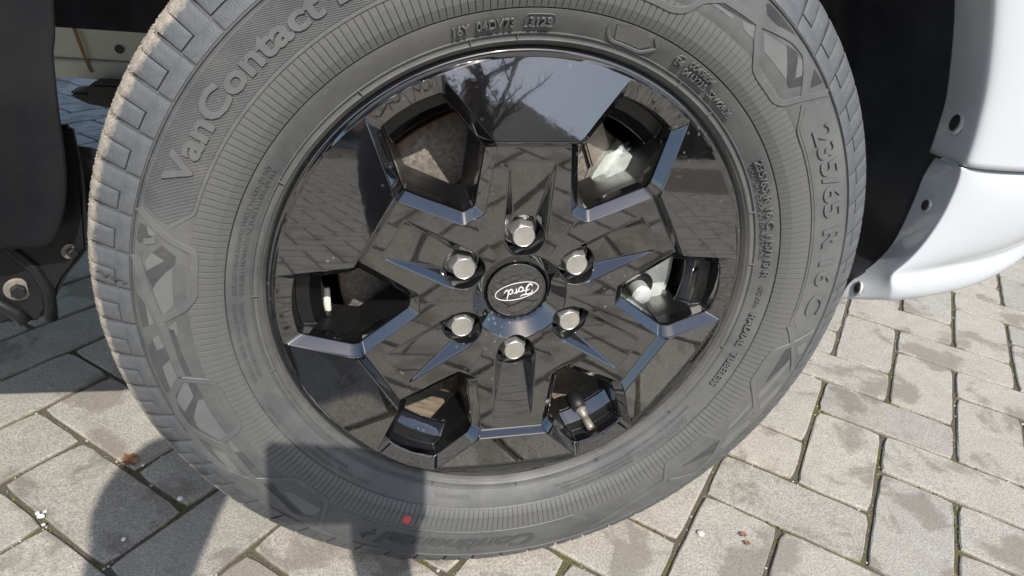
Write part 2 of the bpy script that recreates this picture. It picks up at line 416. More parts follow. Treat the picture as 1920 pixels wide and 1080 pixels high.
simple('moss', (0.13, 0.135, 0.022), 0.95, 0.0, 0.6, 60, 0.8, 900, 0.002)
simple('grit_dark', (0.11, 0.09, 0.07), 0.9, 0.0, 0.5, 60)
simple('crumb_leaf', (0.33, 0.14, 0.08), 0.8, 0.0, 0.4, 60)
tag(scatter('grit', 'grit_stone', 4200, 0.0006, 0.0024, -0.0036), 'pale grit lying in the joints between the paving bricks', 'grit')
tag(scatter('soil_crumbs', 'grit_dark', 9000, 0.0008, 0.0024, -0.0042), 'dark soil crumbs filling the joints between the paving bricks', 'soil')
tag(scatter('leaf_crumbs', 'crumb_leaf', 240, 0.0010, 0.0035, -0.0030, 0.3), 'reddish leaf crumbs caught in the joints of the paving', 'leaf litter')
def moss_scatter():
    V, F = [], []
    from mathutils import noise as mn
    for _ in range(26000):
        p = in_joint(rg)
        if p is None or math.hypot(p[0] - CX, p[1] - CY) > 2.2: continue
        if mn.noise(Vector((p[0] * 9, p[1] * 9, 3.1))) < 0.05: continue
        r = rg.uniform(0.0007, 0.0021); k = len(V)
        for x, y, z in iv: V.append((p[0] + r * x * rg.uniform(0.7, 1.3), p[1] + r * y * rg.uniform(0.7, 1.3), -0.0040 + r * z * 1.2))
        F += [tuple(i + k for i in q) for q in ifc]
    o = obj('moss', mesh('moss', V, F), 'moss'); tag(o, 'green moss growing in the joints of the paving', 'moss', kind='stuff')
moss_scatter()
def pebble(x, y, r, mat, label, grp=None, nm='pebble', cat='pebble'):
    bm = bmesh.new(); bmesh.ops.create_icosphere(bm, subdivisions=2, radius=r)
    q = random.Random(x * 1000 + y)
    ax = (q.uniform(0.8, 1.3), q.uniform(0.7, 1.1), q.uniform(0.5, 0.8))
    for v in bm.verts: v.co = Vector((v.co.x * ax[0], v.co.y * ax[1], v.co.z * ax[2])) * q.uniform(0.88, 1.1)
    o = obj(nm, from_bm(nm, bm), mat, None, (x, y, r * 0.5)); tag(o, label, cat, grp); return o

# ================================================================ VAN
van = thing('van', 'white van with black alloy wheel and dark plastic wheel arch', 'van')
W0 = (0, 0, GZ)
# ---------------- tyre profile (r, p)
PROF = np.array([(.2205, .0), (.224, .004), (.229, .0045), (.2475, .0145), (.2565, .0190), (.265, .0205), (.274, .0215), (.285, .0215), (.300, .0205), (.312, .0180), (.325, .0110), (.336, .0040), (.347, -.004), (.3505, -.012), (.3535, -.06)])
def pr(r): return float(np.interp(r, PROF[:, 0], PROF[:, 1]))
def on_tyre(a, r, h=0.0):
    """point on the sidewall at angle a (deg), radius r, lifted h"""
    e = 0.0008; dp = (pr(r + e) - pr(r - e)) / (2 * e); n = math.hypot(1, dp)
    rr_, p = r - h * dp / n, pr(r) + h / n
    a = R(a); return (rr_ * math.cos(a), -p, rr_ * math.sin(a))
carc = [(.200, -.030), (.212, -.012), (.2185, -.0065), (.2205, -.0022), (.2215, .0002), (.2228, .0014), (.2234, .0030), (.2240, .0034), (.2246, .0030), (.2252, .0018), (.2280, .0022), (.2284, .0036), (.2290, .0046), (.2296, .0046), (.2301, .0036),
        (.234, .0064), (.240, .0100), (.2465, .0136), (.2474, .0138), (.2479, .0120), (.2486, .0138), (.252, .0158), (.2565, .0182), (.265, .0198), (.2735, .0208), (.2745, .0212), (.280, .0216), (.290, .0214), (.300, .0205), (.308, .0190), (.3108, .0186), (.3117, .0168), (.3124, .0168), (.3132, .0182), (.3150, .0150), (.325, .0085), (.336, .0010), (.343, -.006), (.346, -.016), (.3465, -.045), (.3465, -.11), (.3465, -.17), (.344, -.205), (.335, -.217), (.30, -.226), (.26, -.222), (.228, -.205), (.215, -.19), (.205, -.18)]
v, f = lathe(carc, 288)
me = mesh('tyre', v, f, True); tyre = obj('tyre', me, 'rubber', van, W0)
smooth_angle(me, 40)
tyre['label'] = 'dusty grey-black van tyre with raised sidewall lettering'
# central tread ribs
for k, (p0, p1) in enumerate(((-.054, -.090), (-.097, -.127), (-.134, -.170))):
    pf = [(.345, p0), (.3525, p0), (.3533, p0 - .0012), (.3536, (p0 + p1) / 2), (.3533, p1 + .0012), (.3525, p1), (.345, p1)]
    v, f = lathe(pf, 240); o = obj('tread_rib', mesh('tread_rib', v, f, True), 'rubber_tread', tyre); smooth_angle(o.data, 40)
# ---------------- shoulder tread blocks (64 around, shared mesh)
NB_ = 64; ST = 360 / NB_
def slab(V, F, a0, a1, path, depth=.0028, ch=.0005, skew=18.0, n=3):
    """raised patch between angles a0..a1 (deg) following profile path [(r, p)]"""
    m = len(path); nrm = []
    for i in range(m):
        q0 = path[max(0, i - 1)]; q1 = path[min(m - 1, i + 1)]; dr, dp = q1[0] - q0[0], q1[1] - q0[1]; l = math.hypot(dr, dp); nrm.append((-dp / l, dr / l))
    base = len(V); cols = [a0] + [a0 + (a1 - a0) * t for t in ([.04] + [i / n for i in range(1, n)] + [.96])] + [a1]
    for ci, a in enumerate(cols):
        for i, (r, p) in enumerate(path):
            edge = ci in (0, len(cols) - 1) or i in (0, m - 1)
            h = -ch if edge else 0
            q = R(a + skew * (r - .33) * (1 if r < .349 else 1)); rr_, pp = r + nrm[i][0] * h, p + nrm[i][1] * h
            V.append((rr_ * math.cos(q), -pp, rr_ * math.sin(q)))
    nc = len(cols)
    for ci in range(nc - 1):
        for i in range(m - 1): F.append((base + ci * m + i, base + (ci + 1) * m + i, base + (ci + 1) * m + i + 1, base + ci * m + i + 1))
    # skirt
    per = [ci * m for ci in range(nc)] + [(nc - 1) * m + i for i in range(1, m)] + [ci * m + m - 1 for ci in range(nc - 2, -1, -1)] + [i for i in range(m - 2, 0, -1)]
    sk = len(V)
    for j in per:
        i = j % m; x, y, z = V[base + j]; r = math.hypot(x, z); k = (r - nrm[i][0] * depth) / r
        V.append((x * k, y + nrm[i][1] * depth, z * k))
    L_ = len(per)
    for j in range(L_): F.append((base + per[j], sk + j, sk + (j + 1) % L_, base + per[(j + 1) % L_]))
def sub(path, n=2):
    out = []
    for a, b in zip(path[:-1], path[1:]):
        for k in range(n): out.append((a[0] + (b[0] - a[0]) * k / n, a[1] + (b[1] - a[1]) * k / n))
    return out + [path[-1]]
pA = sub([(.3152, .0166), (.320, .0141), (.3262, .0103)])
pB = sub([(.3262, .0103), (.333, .0060), (.340, .0012), (.3455, -.0030), (.3490, -.0082), (.3508, -.0150), (.3522, -.028), (.3528, -.0465)])
pC = [(.3275, .0095)] + pB[2:]
def block_mesh(k):
    q = random.Random(k); V, F = [], []
    g = .20; half = .50 + q.uniform(-.03, .03)
    slab(V, F, g, ST - g, pA)
    slab(V, F, g + .06, ST * half - .07, pB, .0055)
    slab(V, F, ST * half + .07, ST - g - .06, pC, .0055)
    # moulding pips
    for (t, r) in ((.2, .3215), (.8, .3215), (.25, .336), (.75, .334), (.62, .3445), (.3, .3440)):
        a = t * ST; k0 = len(V); cx = on_tyre(a + 18 * (r - .33), r, .0002)
        for j in range(8):
            w_ = 2 * math.pi * j / 8; pt = on_tyre(a + 18 * (r - .33) + math.degrees(.0008 * math.cos(w_) / r), r + .0008 * math.sin(w_), -.0003); V.append(pt)
        V.append(on_tyre(a + 18 * (r - .33), r, .0009))
        for j in range(8): F.append((k0 + j, k0 + (j + 1) % 8, k0 + 8))
    me = mesh('tread_block', V, F, True); smooth_angle(me, 45); me.materials.append(MATS['rubber_tread']); return me
bms = [block_mesh(k) for k in range(4)]
for i in range(NB_):
    o = bpy.data.objects.new('tread_block', bms[i % 4]); C.objects.link(o); o.parent = tyre
    o.rotation_euler = (0, -R(i * ST + 2.0), 0)
# ---------------- sidewall ribs (300 around)
NR = 300; SR = 360 / NR
def rib_mesh(r1, nm, r0=.2484):
    V, F = [], []
    path = [(r, pr(r) + .0002) for r in (r0, .2525, .2562, .2568, .262, .268, r1)]
    m = len(path); g = .05
    cols = [g, g + .06, SR - g - .06, SR - g]
    for ci, a in enumerate(cols):
        for i, (r, p) in enumerate(path):
            h = -.0004 if ci in (0, 3) or i in (0, m - 1) else 0
            V.append((r * math.cos(R(a)), -(p + h), r * math.sin(R(a))))
    for ci in range(3):
        for i in range(m - 1): F.append((ci * m + i, (ci + 1) * m + i, (ci + 1) * m + i + 1, ci * m + i + 1))
    k = len(V)
    for ci in (0, 3):
        for i, (r, p) in enumerate(path): V.append((r * math.cos(R(cols[ci])), -(p - .003), r * math.sin(R(cols[ci]))))
    for i in range(m - 1): F.append((i, i + 1, k + i + 1, k + i)); F.append((3 * m + i + 1, 3 * m + i, k + m + i, k + m + i + 1))
    me = mesh(nm, V, F); me.materials.append(MATS['rubber_rib']); return me
rib_s, rib_l = rib_mesh(.2735, 'sidewall_rib'), rib_mesh(.2832, 'sidewall_rib')
def in_motif(a): return any(x0 < a < x1 for x0, x1 in ((166.5, 179), (180, 207), (209, 234), (291, 352), (43, 70)))
for i in range(NR):
    a = i * SR
    o = bpy.data.objects.new('sidewall_rib', rib_l if in_motif(a) else rib_s); C.objects.link(o); o.parent = tyre; o.rotation_euler = (0, -R(a), 0)
# ---------------- moulded bands, patches
def patch(name, pts, mat, h=.0004):
    """polygon in (angle, r mm) draped on the sidewall with real thickness"""
    P2 = [(a, r / 1000) for a, r in pts]
    loop = []
    for (a0, r0), (a1, r1) in zip(P2, P2[1:] + P2[:1]):
        n = max(1, int(math.hypot(R(a1 - a0) * .29, r1 - r0) / .0035))
        for k in range(n): loop.append((a0 + (a1 - a0) * k / n, r0 + (r1 - r0) * k / n))
    am = sum(a for a, r in loop) / len(loop)
    ext = [Vector(((a - am) * math.pi / 180 * 290, r * 1000)) for a, r in loop]; n = len(ext)
    xs = [e.x for e in ext]; ys = [e.y for e in ext]; pts2 = list(ext)
    x = min(xs)
    while x < max(xs):
        y = min(ys)
        while y < max(ys): pts2.append(Vector((x + .01, y + .01))); y += 5.0
        x += 5.0
    r_ = delaunay_2d_cdt(pts2, [], [list(range(n))], 1, 1e-4)
    vs, fs = r_[0], r_[2]
    V = [on_tyre(am + math.degrees(q.x / 290), q.y / 1000, h) for q in vs]
    k = len(V); F = [tuple(q) for q in fs]
    for a, r in loop: V.append(on_tyre(a, r, h))
    for a, r in loop: V.append(on_tyre(a, r, -.0012))
    for i in range(n): j = (i + 1) % n; F.append((k + i, k + j, k + n + j, k + n + i))
    bm = bmesh.new(); me = mesh(name, V, F); bm.from_mesh(me)
    bmesh.ops.remove_doubles(bm, verts=bm.verts, dist=1e-6); bmesh.ops.recalc_face_normals(bm, faces=bm.faces); bm.to_mesh(me); bm.free()
    return obj(name, me, mat, tyre)
def band(pts, wmm=5.0, h=.0011):
    """raised strap along a polyline of (angle, r mm)"""
    P2 = [Vector((R(a) * 290, r)) for a, r in pts]; out = []
    # resample with rounded corners
    fine = []
    for i, p in enumerate(P2):
        if 0 < i < len(P2) - 1:
            d0 = (P2[i - 1] - p); d1 = (P2[i + 1] - p); c_ = min(4.0, d0.length * .45, d1.length * .45)
            a, b = p + d0.normalized() * c_, p + d1.normalized() * c_
            for t in (0, .25, .5, .75, 1): fine.append(a * (1 - t) ** 2 + p * 2 * t * (1 - t) + b * t * t)
        else: fine.append(p)
    path = [fine[0]]
    for q in fine[1:]:
        n = max(1, int((q - path[-1]).length / 4)); s0 = path[-1]
        for k in range(1, n + 1): path.append(s0.lerp(q, k / n))
    sec = ((-.5, -1.2), (-.5, h * 1000 - .35), (-.5 + .35 / wmm, h * 1000), (.5 - .35 / wmm, h * 1000), (.5, h * 1000 - .35), (.5, -1.2))
    V, F = [], []; m = len(path)
    for i, p in enumerate(path):
        d = (path[min(i + 1, m - 1)] - path[max(i - 1, 0)])
        if d.length < 1e-9: d = Vector((1, 0))
        d.normalize(); nn = Vector((-d.y, d.x))
        for s_, hh in sec:
            q = p + nn * (s_ * wmm); V.append(on_tyre(math.degrees(q.x / 290), q.y / 1000, hh / 1000))
    k = len(sec)
    for i in range(m - 1):
        for j in range(k - 1): F.append((i * k + j, (i + 1) * k + j, (i + 1) * k + j + 1, i * k + j + 1))
    bm = bmesh.new(); me = mesh('sidewall_strap', V, F); bm.from_mesh(me); bmesh.ops.recalc_face_normals(bm, faces=bm.faces); bm.to_mesh(me); bm.free()
    for p in me.polygons: p.use_smooth = False
    return obj('sidewall_strap', me, 'rubber_band', tyre)
BANDS = [([(163.0, 311.5), (164.8, 300.4), (166.6, 287.9), (167.9, 271.0), (169.1, 269.2), (176.2, 269.0), (178.6, 277.4), (180.1, 290.2), (180.6, 295)], 5.5),
 ([(170.0, 310.0), (172.5, 306.5), (177.4, 299.3), (182.6, 293.2), (191.2, 291.6)], 6.5), ([(165.6, 311), (169.5, 303)], 0), ([(167.8, 304.5), (167.2, 296.5)], 4.5),
 ([(191.8, 292.6), (193.4, 271.4), (195.8, 269.3), (204.1, 269.1), (205.4, 276.7), (206.0, 292.7)], 5.5),
 ([(191.8, 292.6), (194.6, 306), (198, 309.8), (201.4, 308.8), (204.4, 301.9), (207.1, 293.2), (210.4, 292.8)], 5.5),
 ([(201.5, 309), (207, 311.5), (212.5, 309.0), (215.4, 302.2), (221.4, 271.3), (223.5, 270), (230.2, 273.2), (232.7, 296.7), (233.6, 309.5)], 5.5),
 ([(207.0, 290.8), (215.8, 295.7), (222.6, 300.3), (227.9, 307.7), (231.3, 301.3)], 5.5),
 ([(353.8, 308.5), (351.0, 290.2), (348.5, 271), (346, 268.6), (340.1, 268.6), (335.8, 289.0), (333.7, 301.1)], 5.0),
 ([(354.8, 274.9), (344.5, 309.5)], 5.0), ([(334.8, 295.7), (325.4, 292.1)], 5.0),
 ([(325.2, 290.8), (323.5, 270), (321, 267.5), (312.3, 268), (309.7, 287.7), (299.8, 292.9), (290.4, 305.8)], 5.0),
 ([(325.2, 290.8), (321.4, 301.8), (315.2, 309), (310.3, 290.9)], 5.0),
 ([(64.8, 292.1), (58.2, 295.3), (51.6, 307), (48.4, 308.5), (46.4, 302.6), (42.9, 290.7)], 6.0),
 ([(58.0, 294.8), (56.9, 286.8), (53.1, 271.0), (51, 269.5), (45.8, 269.5), (44.3, 274), (42.9, 288.1), (40.5, 311.0)], 5.5),
 ([(80, 268.5), (72, 267.5), (69.9, 271), (68.0, 283.5), (64.8, 292.1)], 5.0), ([(41.8, 287), (38.1, 275.2), (35, 274.8)], 2.0)]
for pts, wd in BANDS:
    if wd: band(pts, wd)
# ring-shaped edging strips of the lettering fields
def arc_pts(a0, a1, r, n=40): return [(a0 + (a1 - a0) * i / n, r) for i in range(n + 1)]
band(arc_pts(105, 161.5, 274.9) + [(164.6, 288.5)], 2.6, .0006)
band([(236, 288)] + arc_pts(238.5, 288, 274.9) + [(290.5, 288)], 2.2, .0006)
band(arc_pts(-4.5, 37, 275.3), 2.2, .0005)
DARKS = [[(165.1, 309.6), (165.3, 304.6), (166.6, 302.5), (166.8, 299.9), (168.2, 307.6), (167.8, 309.8)],
 [(169.2, 298.2), (167.8, 292.6), (169.2, 282.3), (170.6, 282.7), (172.2, 289.5), (174.9, 298.0), (172.4, 302.7), (170.2, 289.7)],
 [(176.0, 310.6), (177.8, 304.9), (181.6, 304.9), (181.9, 309.7)],
 [(185.3, 309.6), (184.2, 304.8), (186.1, 304.3), (185.5, 297.3), (187.8, 295.8), (189.1, 304.1), (193.1, 305.5), (194.0, 309.8), (188.2, 310.2)],
 [(182.1, 290.5), (182.4, 286.6), (191.5, 284.3), (191.0, 288.8)],
 [(192.5, 289.0), (193.1, 284.0), (196.4, 283.0), (196.4, 287.9), (199.6, 299.3), (202.2, 302.3), (200.3, 306.4), (196.1, 306.3), (198.4, 304.2), (195.6, 290.0)],
 [(203.2, 309.8), (204.0, 302.8), (213.0, 307.1), (212.2, 310.3)], [(209.1, 290.4), (209.9, 284.0), (217.3, 286.8), (216.0, 293.2)],
 [(218.5, 294.3), (219.4, 287.8), (228.8, 300.1), (227.0, 306.0)], [(345.3, 283.8), (349.4, 284.8), (349.8, 288.0), (347.3, 295.8), (340.8, 284.9)],
 [(314.7, 284.5), (323.7, 288.1), (324.0, 291.0), (321.5, 298.5)], [(51.8, 300.2), (49.4, 304.1), (46.7, 291.5), (47.1, 285.1)],
 [(47.1, 285.1), (46.0, 298.3), (44.7, 293.8), (45.9, 284.0)], [(58.9, 308.4), (58.5, 310.3), (51.8, 310.3), (51.9, 308.0), (55.4, 304.1), (57.7, 303.5)],
 [(45.3, 308.9), (42.4, 310.3), (43.3, 299.5), (44.3, 303.3)], [(67.2, 285.4), (65.1, 291.1), (58.7, 292.3), (59.0, 290.4)]]
LIGHTS = [[(165.4, 304.1), (166.1, 296.7), (166.7, 299.9), (166.5, 302.6)], [(170.8, 303.2), (169.3, 298.9), (170.2, 289.8), (172.3, 301.8)],
 [(171.2, 284), (177.7, 284), (179.7, 292.5), (175.5, 298.1), (174.2, 296.2)], [(178.6, 303.7), (181.1, 300.1), (181.5, 304.3)],
 [(183.8, 303.8), (183.2, 299.3), (185.4, 296.7), (186.0, 303.1)], [(189.0, 303.3), (187.8, 295.8), (191.4, 295.4), (193.4, 304.8)],
 [(181.8, 290.2), (180.7, 284), (183.2, 284), (183.7, 288.1)], [(192.6, 294.1), (192.5, 289.7), (195.4, 289.5), (198.5, 302.9), (195.9, 305.1)],
 [(196.7, 288.6), (196.6, 284), (205.3, 284.8), (205.8, 292.2), (201.5, 301.8), (199.6, 299.3)], [(207.2, 305.2), (208.4, 296.7), (214.2, 300.5), (212.9, 306.4)],
 [(207.2, 289.8), (206.5, 284.9), (209.7, 285.0), (209.4, 289.8)], [(222.2, 288.5), (223.6, 284), (230.5, 284.0), (230.7, 294.6), (228.9, 298.5)],
 [(347.1, 296.1), (345.9, 299.3), (336.8, 292.0), (337.7, 285.2)], [(335.6, 297.8), (341.8, 305.6), (339.4, 309.3), (334.4, 304.4)],
 [(350.2, 296.0), (351.5, 306.4), (349.1, 308.9), (348.3, 304.1)], [(328.3, 284), (335.5, 284.2), (334.2, 287.9), (327.5, 288.8)],
 [(323.2, 299.0), (326.5, 294.7), (331.8, 300.1), (331.1, 307.3), (323.4, 306.1)], [(56.5, 293.0), (51.5, 299.1), (47.5, 284.8), (54.2, 284)],
 [(49.5, 302.3), (47.7, 303.9), (46.1, 297.6), (46.4, 291.9)], [(60.6, 288.1), (58.3, 291.6), (56.7, 284), (59.7, 284.5)], [(67.8, 284), (65.4, 286.5), (62.3, 286.7), (62.1, 284.2)]]
for p in DARKS: patch('sidewall_panel', p, 'rubber_dark', .00045)
for k, p in enumerate(LIGHTS): patch('sidewall_panel', p, 'rubber_pale', .0003)
# lettering fields
patch('lettering_field', arc_pts(104, 161, 309.8, 30) + [(162.2, 309.0), (164.5, 291), (161.6, 277.5)] + arc_pts(160.5, 104, 276.6, 30), 'rubber_hatched', .0003)
patch('lettering_field', [(39.6, 309.5), (41.2, 291), (38.2, 277.5)] + arc_pts(37, -3.5, 277, 24) + [(-5.5, 284), (-6.0, 308)] + arc_pts(-5, 39, 309.6, 24), 'rubber_band', .0003)
patch('lettering_field', arc_pts(237.5, 288, 276.6, 26) + [(290.8, 290), (289, 309)] + arc_pts(288, 236, 309.5, 26) + [(234.8, 300)], 'rubber', .0003)
o = patch('moulded_hexagon', [(79.4, 244.6), (76.5, 246.3), (73.4, 245.8), (71.2, 239.3), (73.0, 233.5), (78.4, 234.0)], 'rubber_dark', .0003)
band([(80.3, 246), (80.6, 239), (79.0, 231.9), (72.4, 231.2), (69.8, 239), (71.6, 245.5)], 2.6, .0007)
pd = patch('paint_dot', [(248.6 + 1.02 * math.cos(t), 264.8 + 4.6 * math.sin(t)) for t in [k * math.pi / 9 for k in range(18)]], 'red_paint', .0006); pd['label'] = 'round red paint dot on the sidewall'
# short radial ties across the bead ring
for a in (128.5, 106, 152, 97, 61, 51, 23, 9, 345, 322, 298, 275, 252, 221, 197, 178): band([(a, 224.5), (a - .05, 229.4)], .9, .0005)

# ---------------- raised lettering
def text_mesh(body, size, shear=0.0, off=0.0, space=1.0, ext=.00035):
    cu = bpy.data.curves.new('t', 'FONT'); cu.body = body; cu.size = size; cu.shear = shear; cu.offset = off; cu.space_character = space; cu.extrude = ext; cu.resolution_u = 3; cu.fill_mode = 'BOTH'
    o = bpy.data.objects.new('t', cu); C.objects.link(o); bpy.context.view_layer.update()
    me = bpy.data.meshes.new_from_object(o.evaluated_get(bpy.context.evaluated_depsgraph_get())); bpy.data.objects.remove(o); bpy.data.curves.remove(cu); return me
def sidewall_text(body, a0, a1, r0, cap, mat='rubber_letter', shear=0.0, bold=0.0, h=.0004, ext=.0003, name='raised_lettering'):
    """letters with tops outward, running clockwise from angle a0 to a1; cap height in m"""
    size = cap / .69; me = text_mesh(body, size, shear, bold * cap, 1.0, ext)
    bm = bmesh.new(); bm.from_mesh(me); bmesh.ops.remove_doubles(bm, verts=bm.verts, dist=1e-6)
    if cap > .008:
        for _ in range(2):
            le = [e for e in bm.edges if e.calc_length() > .004]
            if le: bmesh.ops.subdivide_edges(bm, edges=le, cuts=1); bmesh.ops.triangulate(bm, faces=[f for f in bm.faces if len(f.verts) > 4])
    xs = [v.co.x for v in bm.verts]; x0, x1 = min(xs), max(xs); span = R(a0 - a1) * r0
    k = span / (x1 - x0)
    for v in bm.verts:
        x = (v.co.x - x0) * k; a = a0 - math.degrees(x / r0)
        v.co = Vector(on_tyre(a, r0 + v.co.y, h + v.co.z))
    bmesh.ops.recalc_face_normals(bm, faces=bm.faces); bm.to_mesh(me); bm.free(); me.name = name
    return obj(name, me, mat, tyre)
sidewall_text('VanContact Eco', 157.8, 113.2, .2850, .0165, bold=.045, h=.0008, ext=.0008)
sidewall_text('235/65 R 16 C', 36.2, -2.2, .2862, .0170, bold=.016, h=.0010, ext=.0010)
sidewall_text('Continental', 278.5, 244.5, .2850, .0165, 'rubber_dark', .28, .055, h=.0006, ext=.0005)
sidewall_text('16Y  04DV73', 108.8, 97.8, .2350, .0064, h=.0010, ext=.0010, bold=.015)
sidewall_text('3125', 95.2, 91.2, .2350, .0064, h=.0010, ext=.0010, bold=.015)
sidewall_text('E4', 65.6, 63.8, .2372, .0052, h=.0010, ext=.0010, bold=.015)
sidewall_text('0049894', 62.8, 56.2, .2412, .0047, h=.0010, ext=.0010, bold=.015)
sidewall_text('0413735  S2W2R3B', 62.9, 47.9, .2345, .0047, h=.0010, ext=.0010, bold=.015)
sidewall_text('235/65 R 16 C', 35.6, 18.5, .2372, .0062, h=.0010, ext=.0010, bold=.015)
sidewall_text('115/113 R', 16.9, 6.0, .2366, .0056, h=.0010, ext=.0010, bold=.015)
sidewall_text('DOT 041 CODE 2 / DM-EXH 1AC', 34.5, 10.5, .2328, .0026, h=.0003)
sidewall_text('475 KPA', 3.6, -2.5, .2366, .0040, h=.0004, ext=.0004)
sidewall_text('RADIAL', -3.9, -13.2, .2362, .0058, h=.0010, ext=.0010, bold=.015)
sidewall_text('TUBELESS', -15.0, -25.2, .2362, .0058, h=.0010, ext=.0010, bold=.015)
sidewall_text('MAX INFLATION PRESSURE SINGLE 544 KPA (79 PSI)', 176.8, 149.5, .2398, .0030, h=.0003)
sidewall_text('MAX INFLATION PRESSURE DUAL 544 KPA (79 PSI)', 176.8, 149.8, .2348, .0030, h=.0003)
sidewall_text('MAX LOAD SINGLE 1215 KG (2680 LB)', 197.5, 178.8, .2404, .0030, h=.0003)
sidewall_text('MAX LOAD DUAL 1130 KG (2535 LB)', 196.9, 178.9, .2354, .0030, h=.0003)
sidewall_text('PLIES   TREAD', 236.5, 227.5, .2404, .0030, h=.0003); sidewall_text('SIDEWALL 2 POLYESTER', 229.5, 219.5, .2362, .0030, h=.0003); sidewall_text('POLYESTER + 2 STEEL + 2 POLYAMIDE', 226.5, 204.5, .2415, .0030, h=.0003)
sidewall_text('CONTINENTAL', 262.8, 253.4, .2352, .0038, h=.0003, ext=.0003)
sidewall_text('SAFETY WARNING', 323.5, 307.5, .2400, .0054, h=.0003)
for k, (tx, a0, a1) in enumerate((('SERIOUS INJURY MAY RESULT FROM', 326.5, 307.0), ('TIRE FAILURE DUE TO UNDERINFLATION OVERLOADING FOLLOW VEHICLE', 306.5, 287.5), ('TO IMPROPER MOUNTING OF TIRE PLACARD IN VEHICLE EXPLOSION USE', 306.8, 286.5), ('ONLY SPECIALLY TRAINED PERSONS SHOULD MOUNT TIRES', 307.0, 285.0))):
    sidewall_text(tx, a0, a1, (.2345, .2428, .2393, .2358)[k], .0024, h=.0002, ext=.0002)
band(arc_pts(62.3 + 3.55, 62.3 + 3.55, 241, 1), 0.01) if False else None
def ring_band(ac, rc, ra, wd=.8):
    band([(ac + math.degrees(ra * math.cos(t) / rc), (rc + ra * math.sin(t)) * 1000) for t in [k * math.pi / 10 for k in range(21)]], wd, .0005)
ring_band(64.7, .2397, .0046)
band([(96.0, 233.9), (95.9, 243.3), (90.6, 243.3), (90.4, 233.9), (96.0, 233.9)], .6, .0004)
# leaping horse emblem at the end of the maker's name
def horse():
    pts = [(0, 6), (2, 7.2), (4, 7), (5.2, 9.2), (6.0, 11.8), (7.3, 12.6), (9.4, 11.2), (9, 10.3), (7.6, 10.2), (8.0, 8.0), (10.2, 9.2), (11.6, 8.4), (11, 7.8), (9.6, 7.4), (8.4, 6.0), (7.2, 5.0), (4.4, 4.8), (3.2, 3.6), (2.4, 1.2), (.6, .2), (.2, .8), (1.5, 2.0), (1.8, 4.6), (.2, 5.0), (-1.6, 4.0), (-1.4, 5.2)]
    return patch('horse_emblem', [(243.6 - math.degrees(x / 290 * 1.05), 285 + y * 1.35) for x, y in pts][::-1], 'rubber_dark', .001)
horse()
# crack in a shoulder block: torn rubber flap
V, F = tube([on_tyre(174.9 + .25 * math.sin(k * 1.9), .316 + k * .0025, .0008) for k in range(11)], [.0004, .0009, .0006, .0012, .0008, .0013, .0007, .0012, .0009, .0006, .0003], 6)
obj('torn_rubber', mesh('torn_rubber', V, F, True), 'rubber_dark', tyre)

# ---------------- RIM
def P_in(u): return (u - .045) * .08
def H0(x, z):
    r = np.hypot(x, z); a = np.arctan2(z, x); k = np.round((a - math.pi / 2) / (math.pi / 3)); b = a - math.pi / 2 - k * math.pi / 3
    u = r * np.cos(b); wv = np.abs(r * np.sin(b))
    h = P_in(u)
    # channel running outwards from each nut
    d = np.clip(.0125 * (.131 - u) / (.131 - .070), 0, .0125)
    chan = np.maximum(P_in(u) - d, P_in(u) - (.0194 - wv) / .80)
    h = np.where((u > .0597) & (u < .131) & (wv < .0194), np.minimum(h, chan), h)
    # step up to the outer panel, which then falls away to the flange
    t = np.clip((u - .1440) / .0050, 0, 1)
    h = np.where(u > .1440, P_in(.1440) + t * .0085, h)
    panel = .0164 - (u - .149) * .285
    h = np.where(u > .149, panel, h)
    fl = -.0008 - np.clip((r - .2155) / .005, 0, 2) ** 2 * .0060
    h = np.where(r > .2122, fl, h)
    # dish round the centre cap
    dish = -.0145 + (r - .029) * 0.95
    h = np.where(r < .0455, np.minimum(h, dish), h)
    return h
KER = [(0, 0)] + [(.5 * math.cos(t), .5 * math.sin(t)) for t in np.arange(6) * math.pi / 3] + [(1 * math.cos(t), 1 * math.sin(t)) for t in np.arange(12) * math.pi / 6]
def Hs(x, z, k=.0009):
    return sum(H0(x + k * a, z + k * b) for a, b in KER) / len(KER)
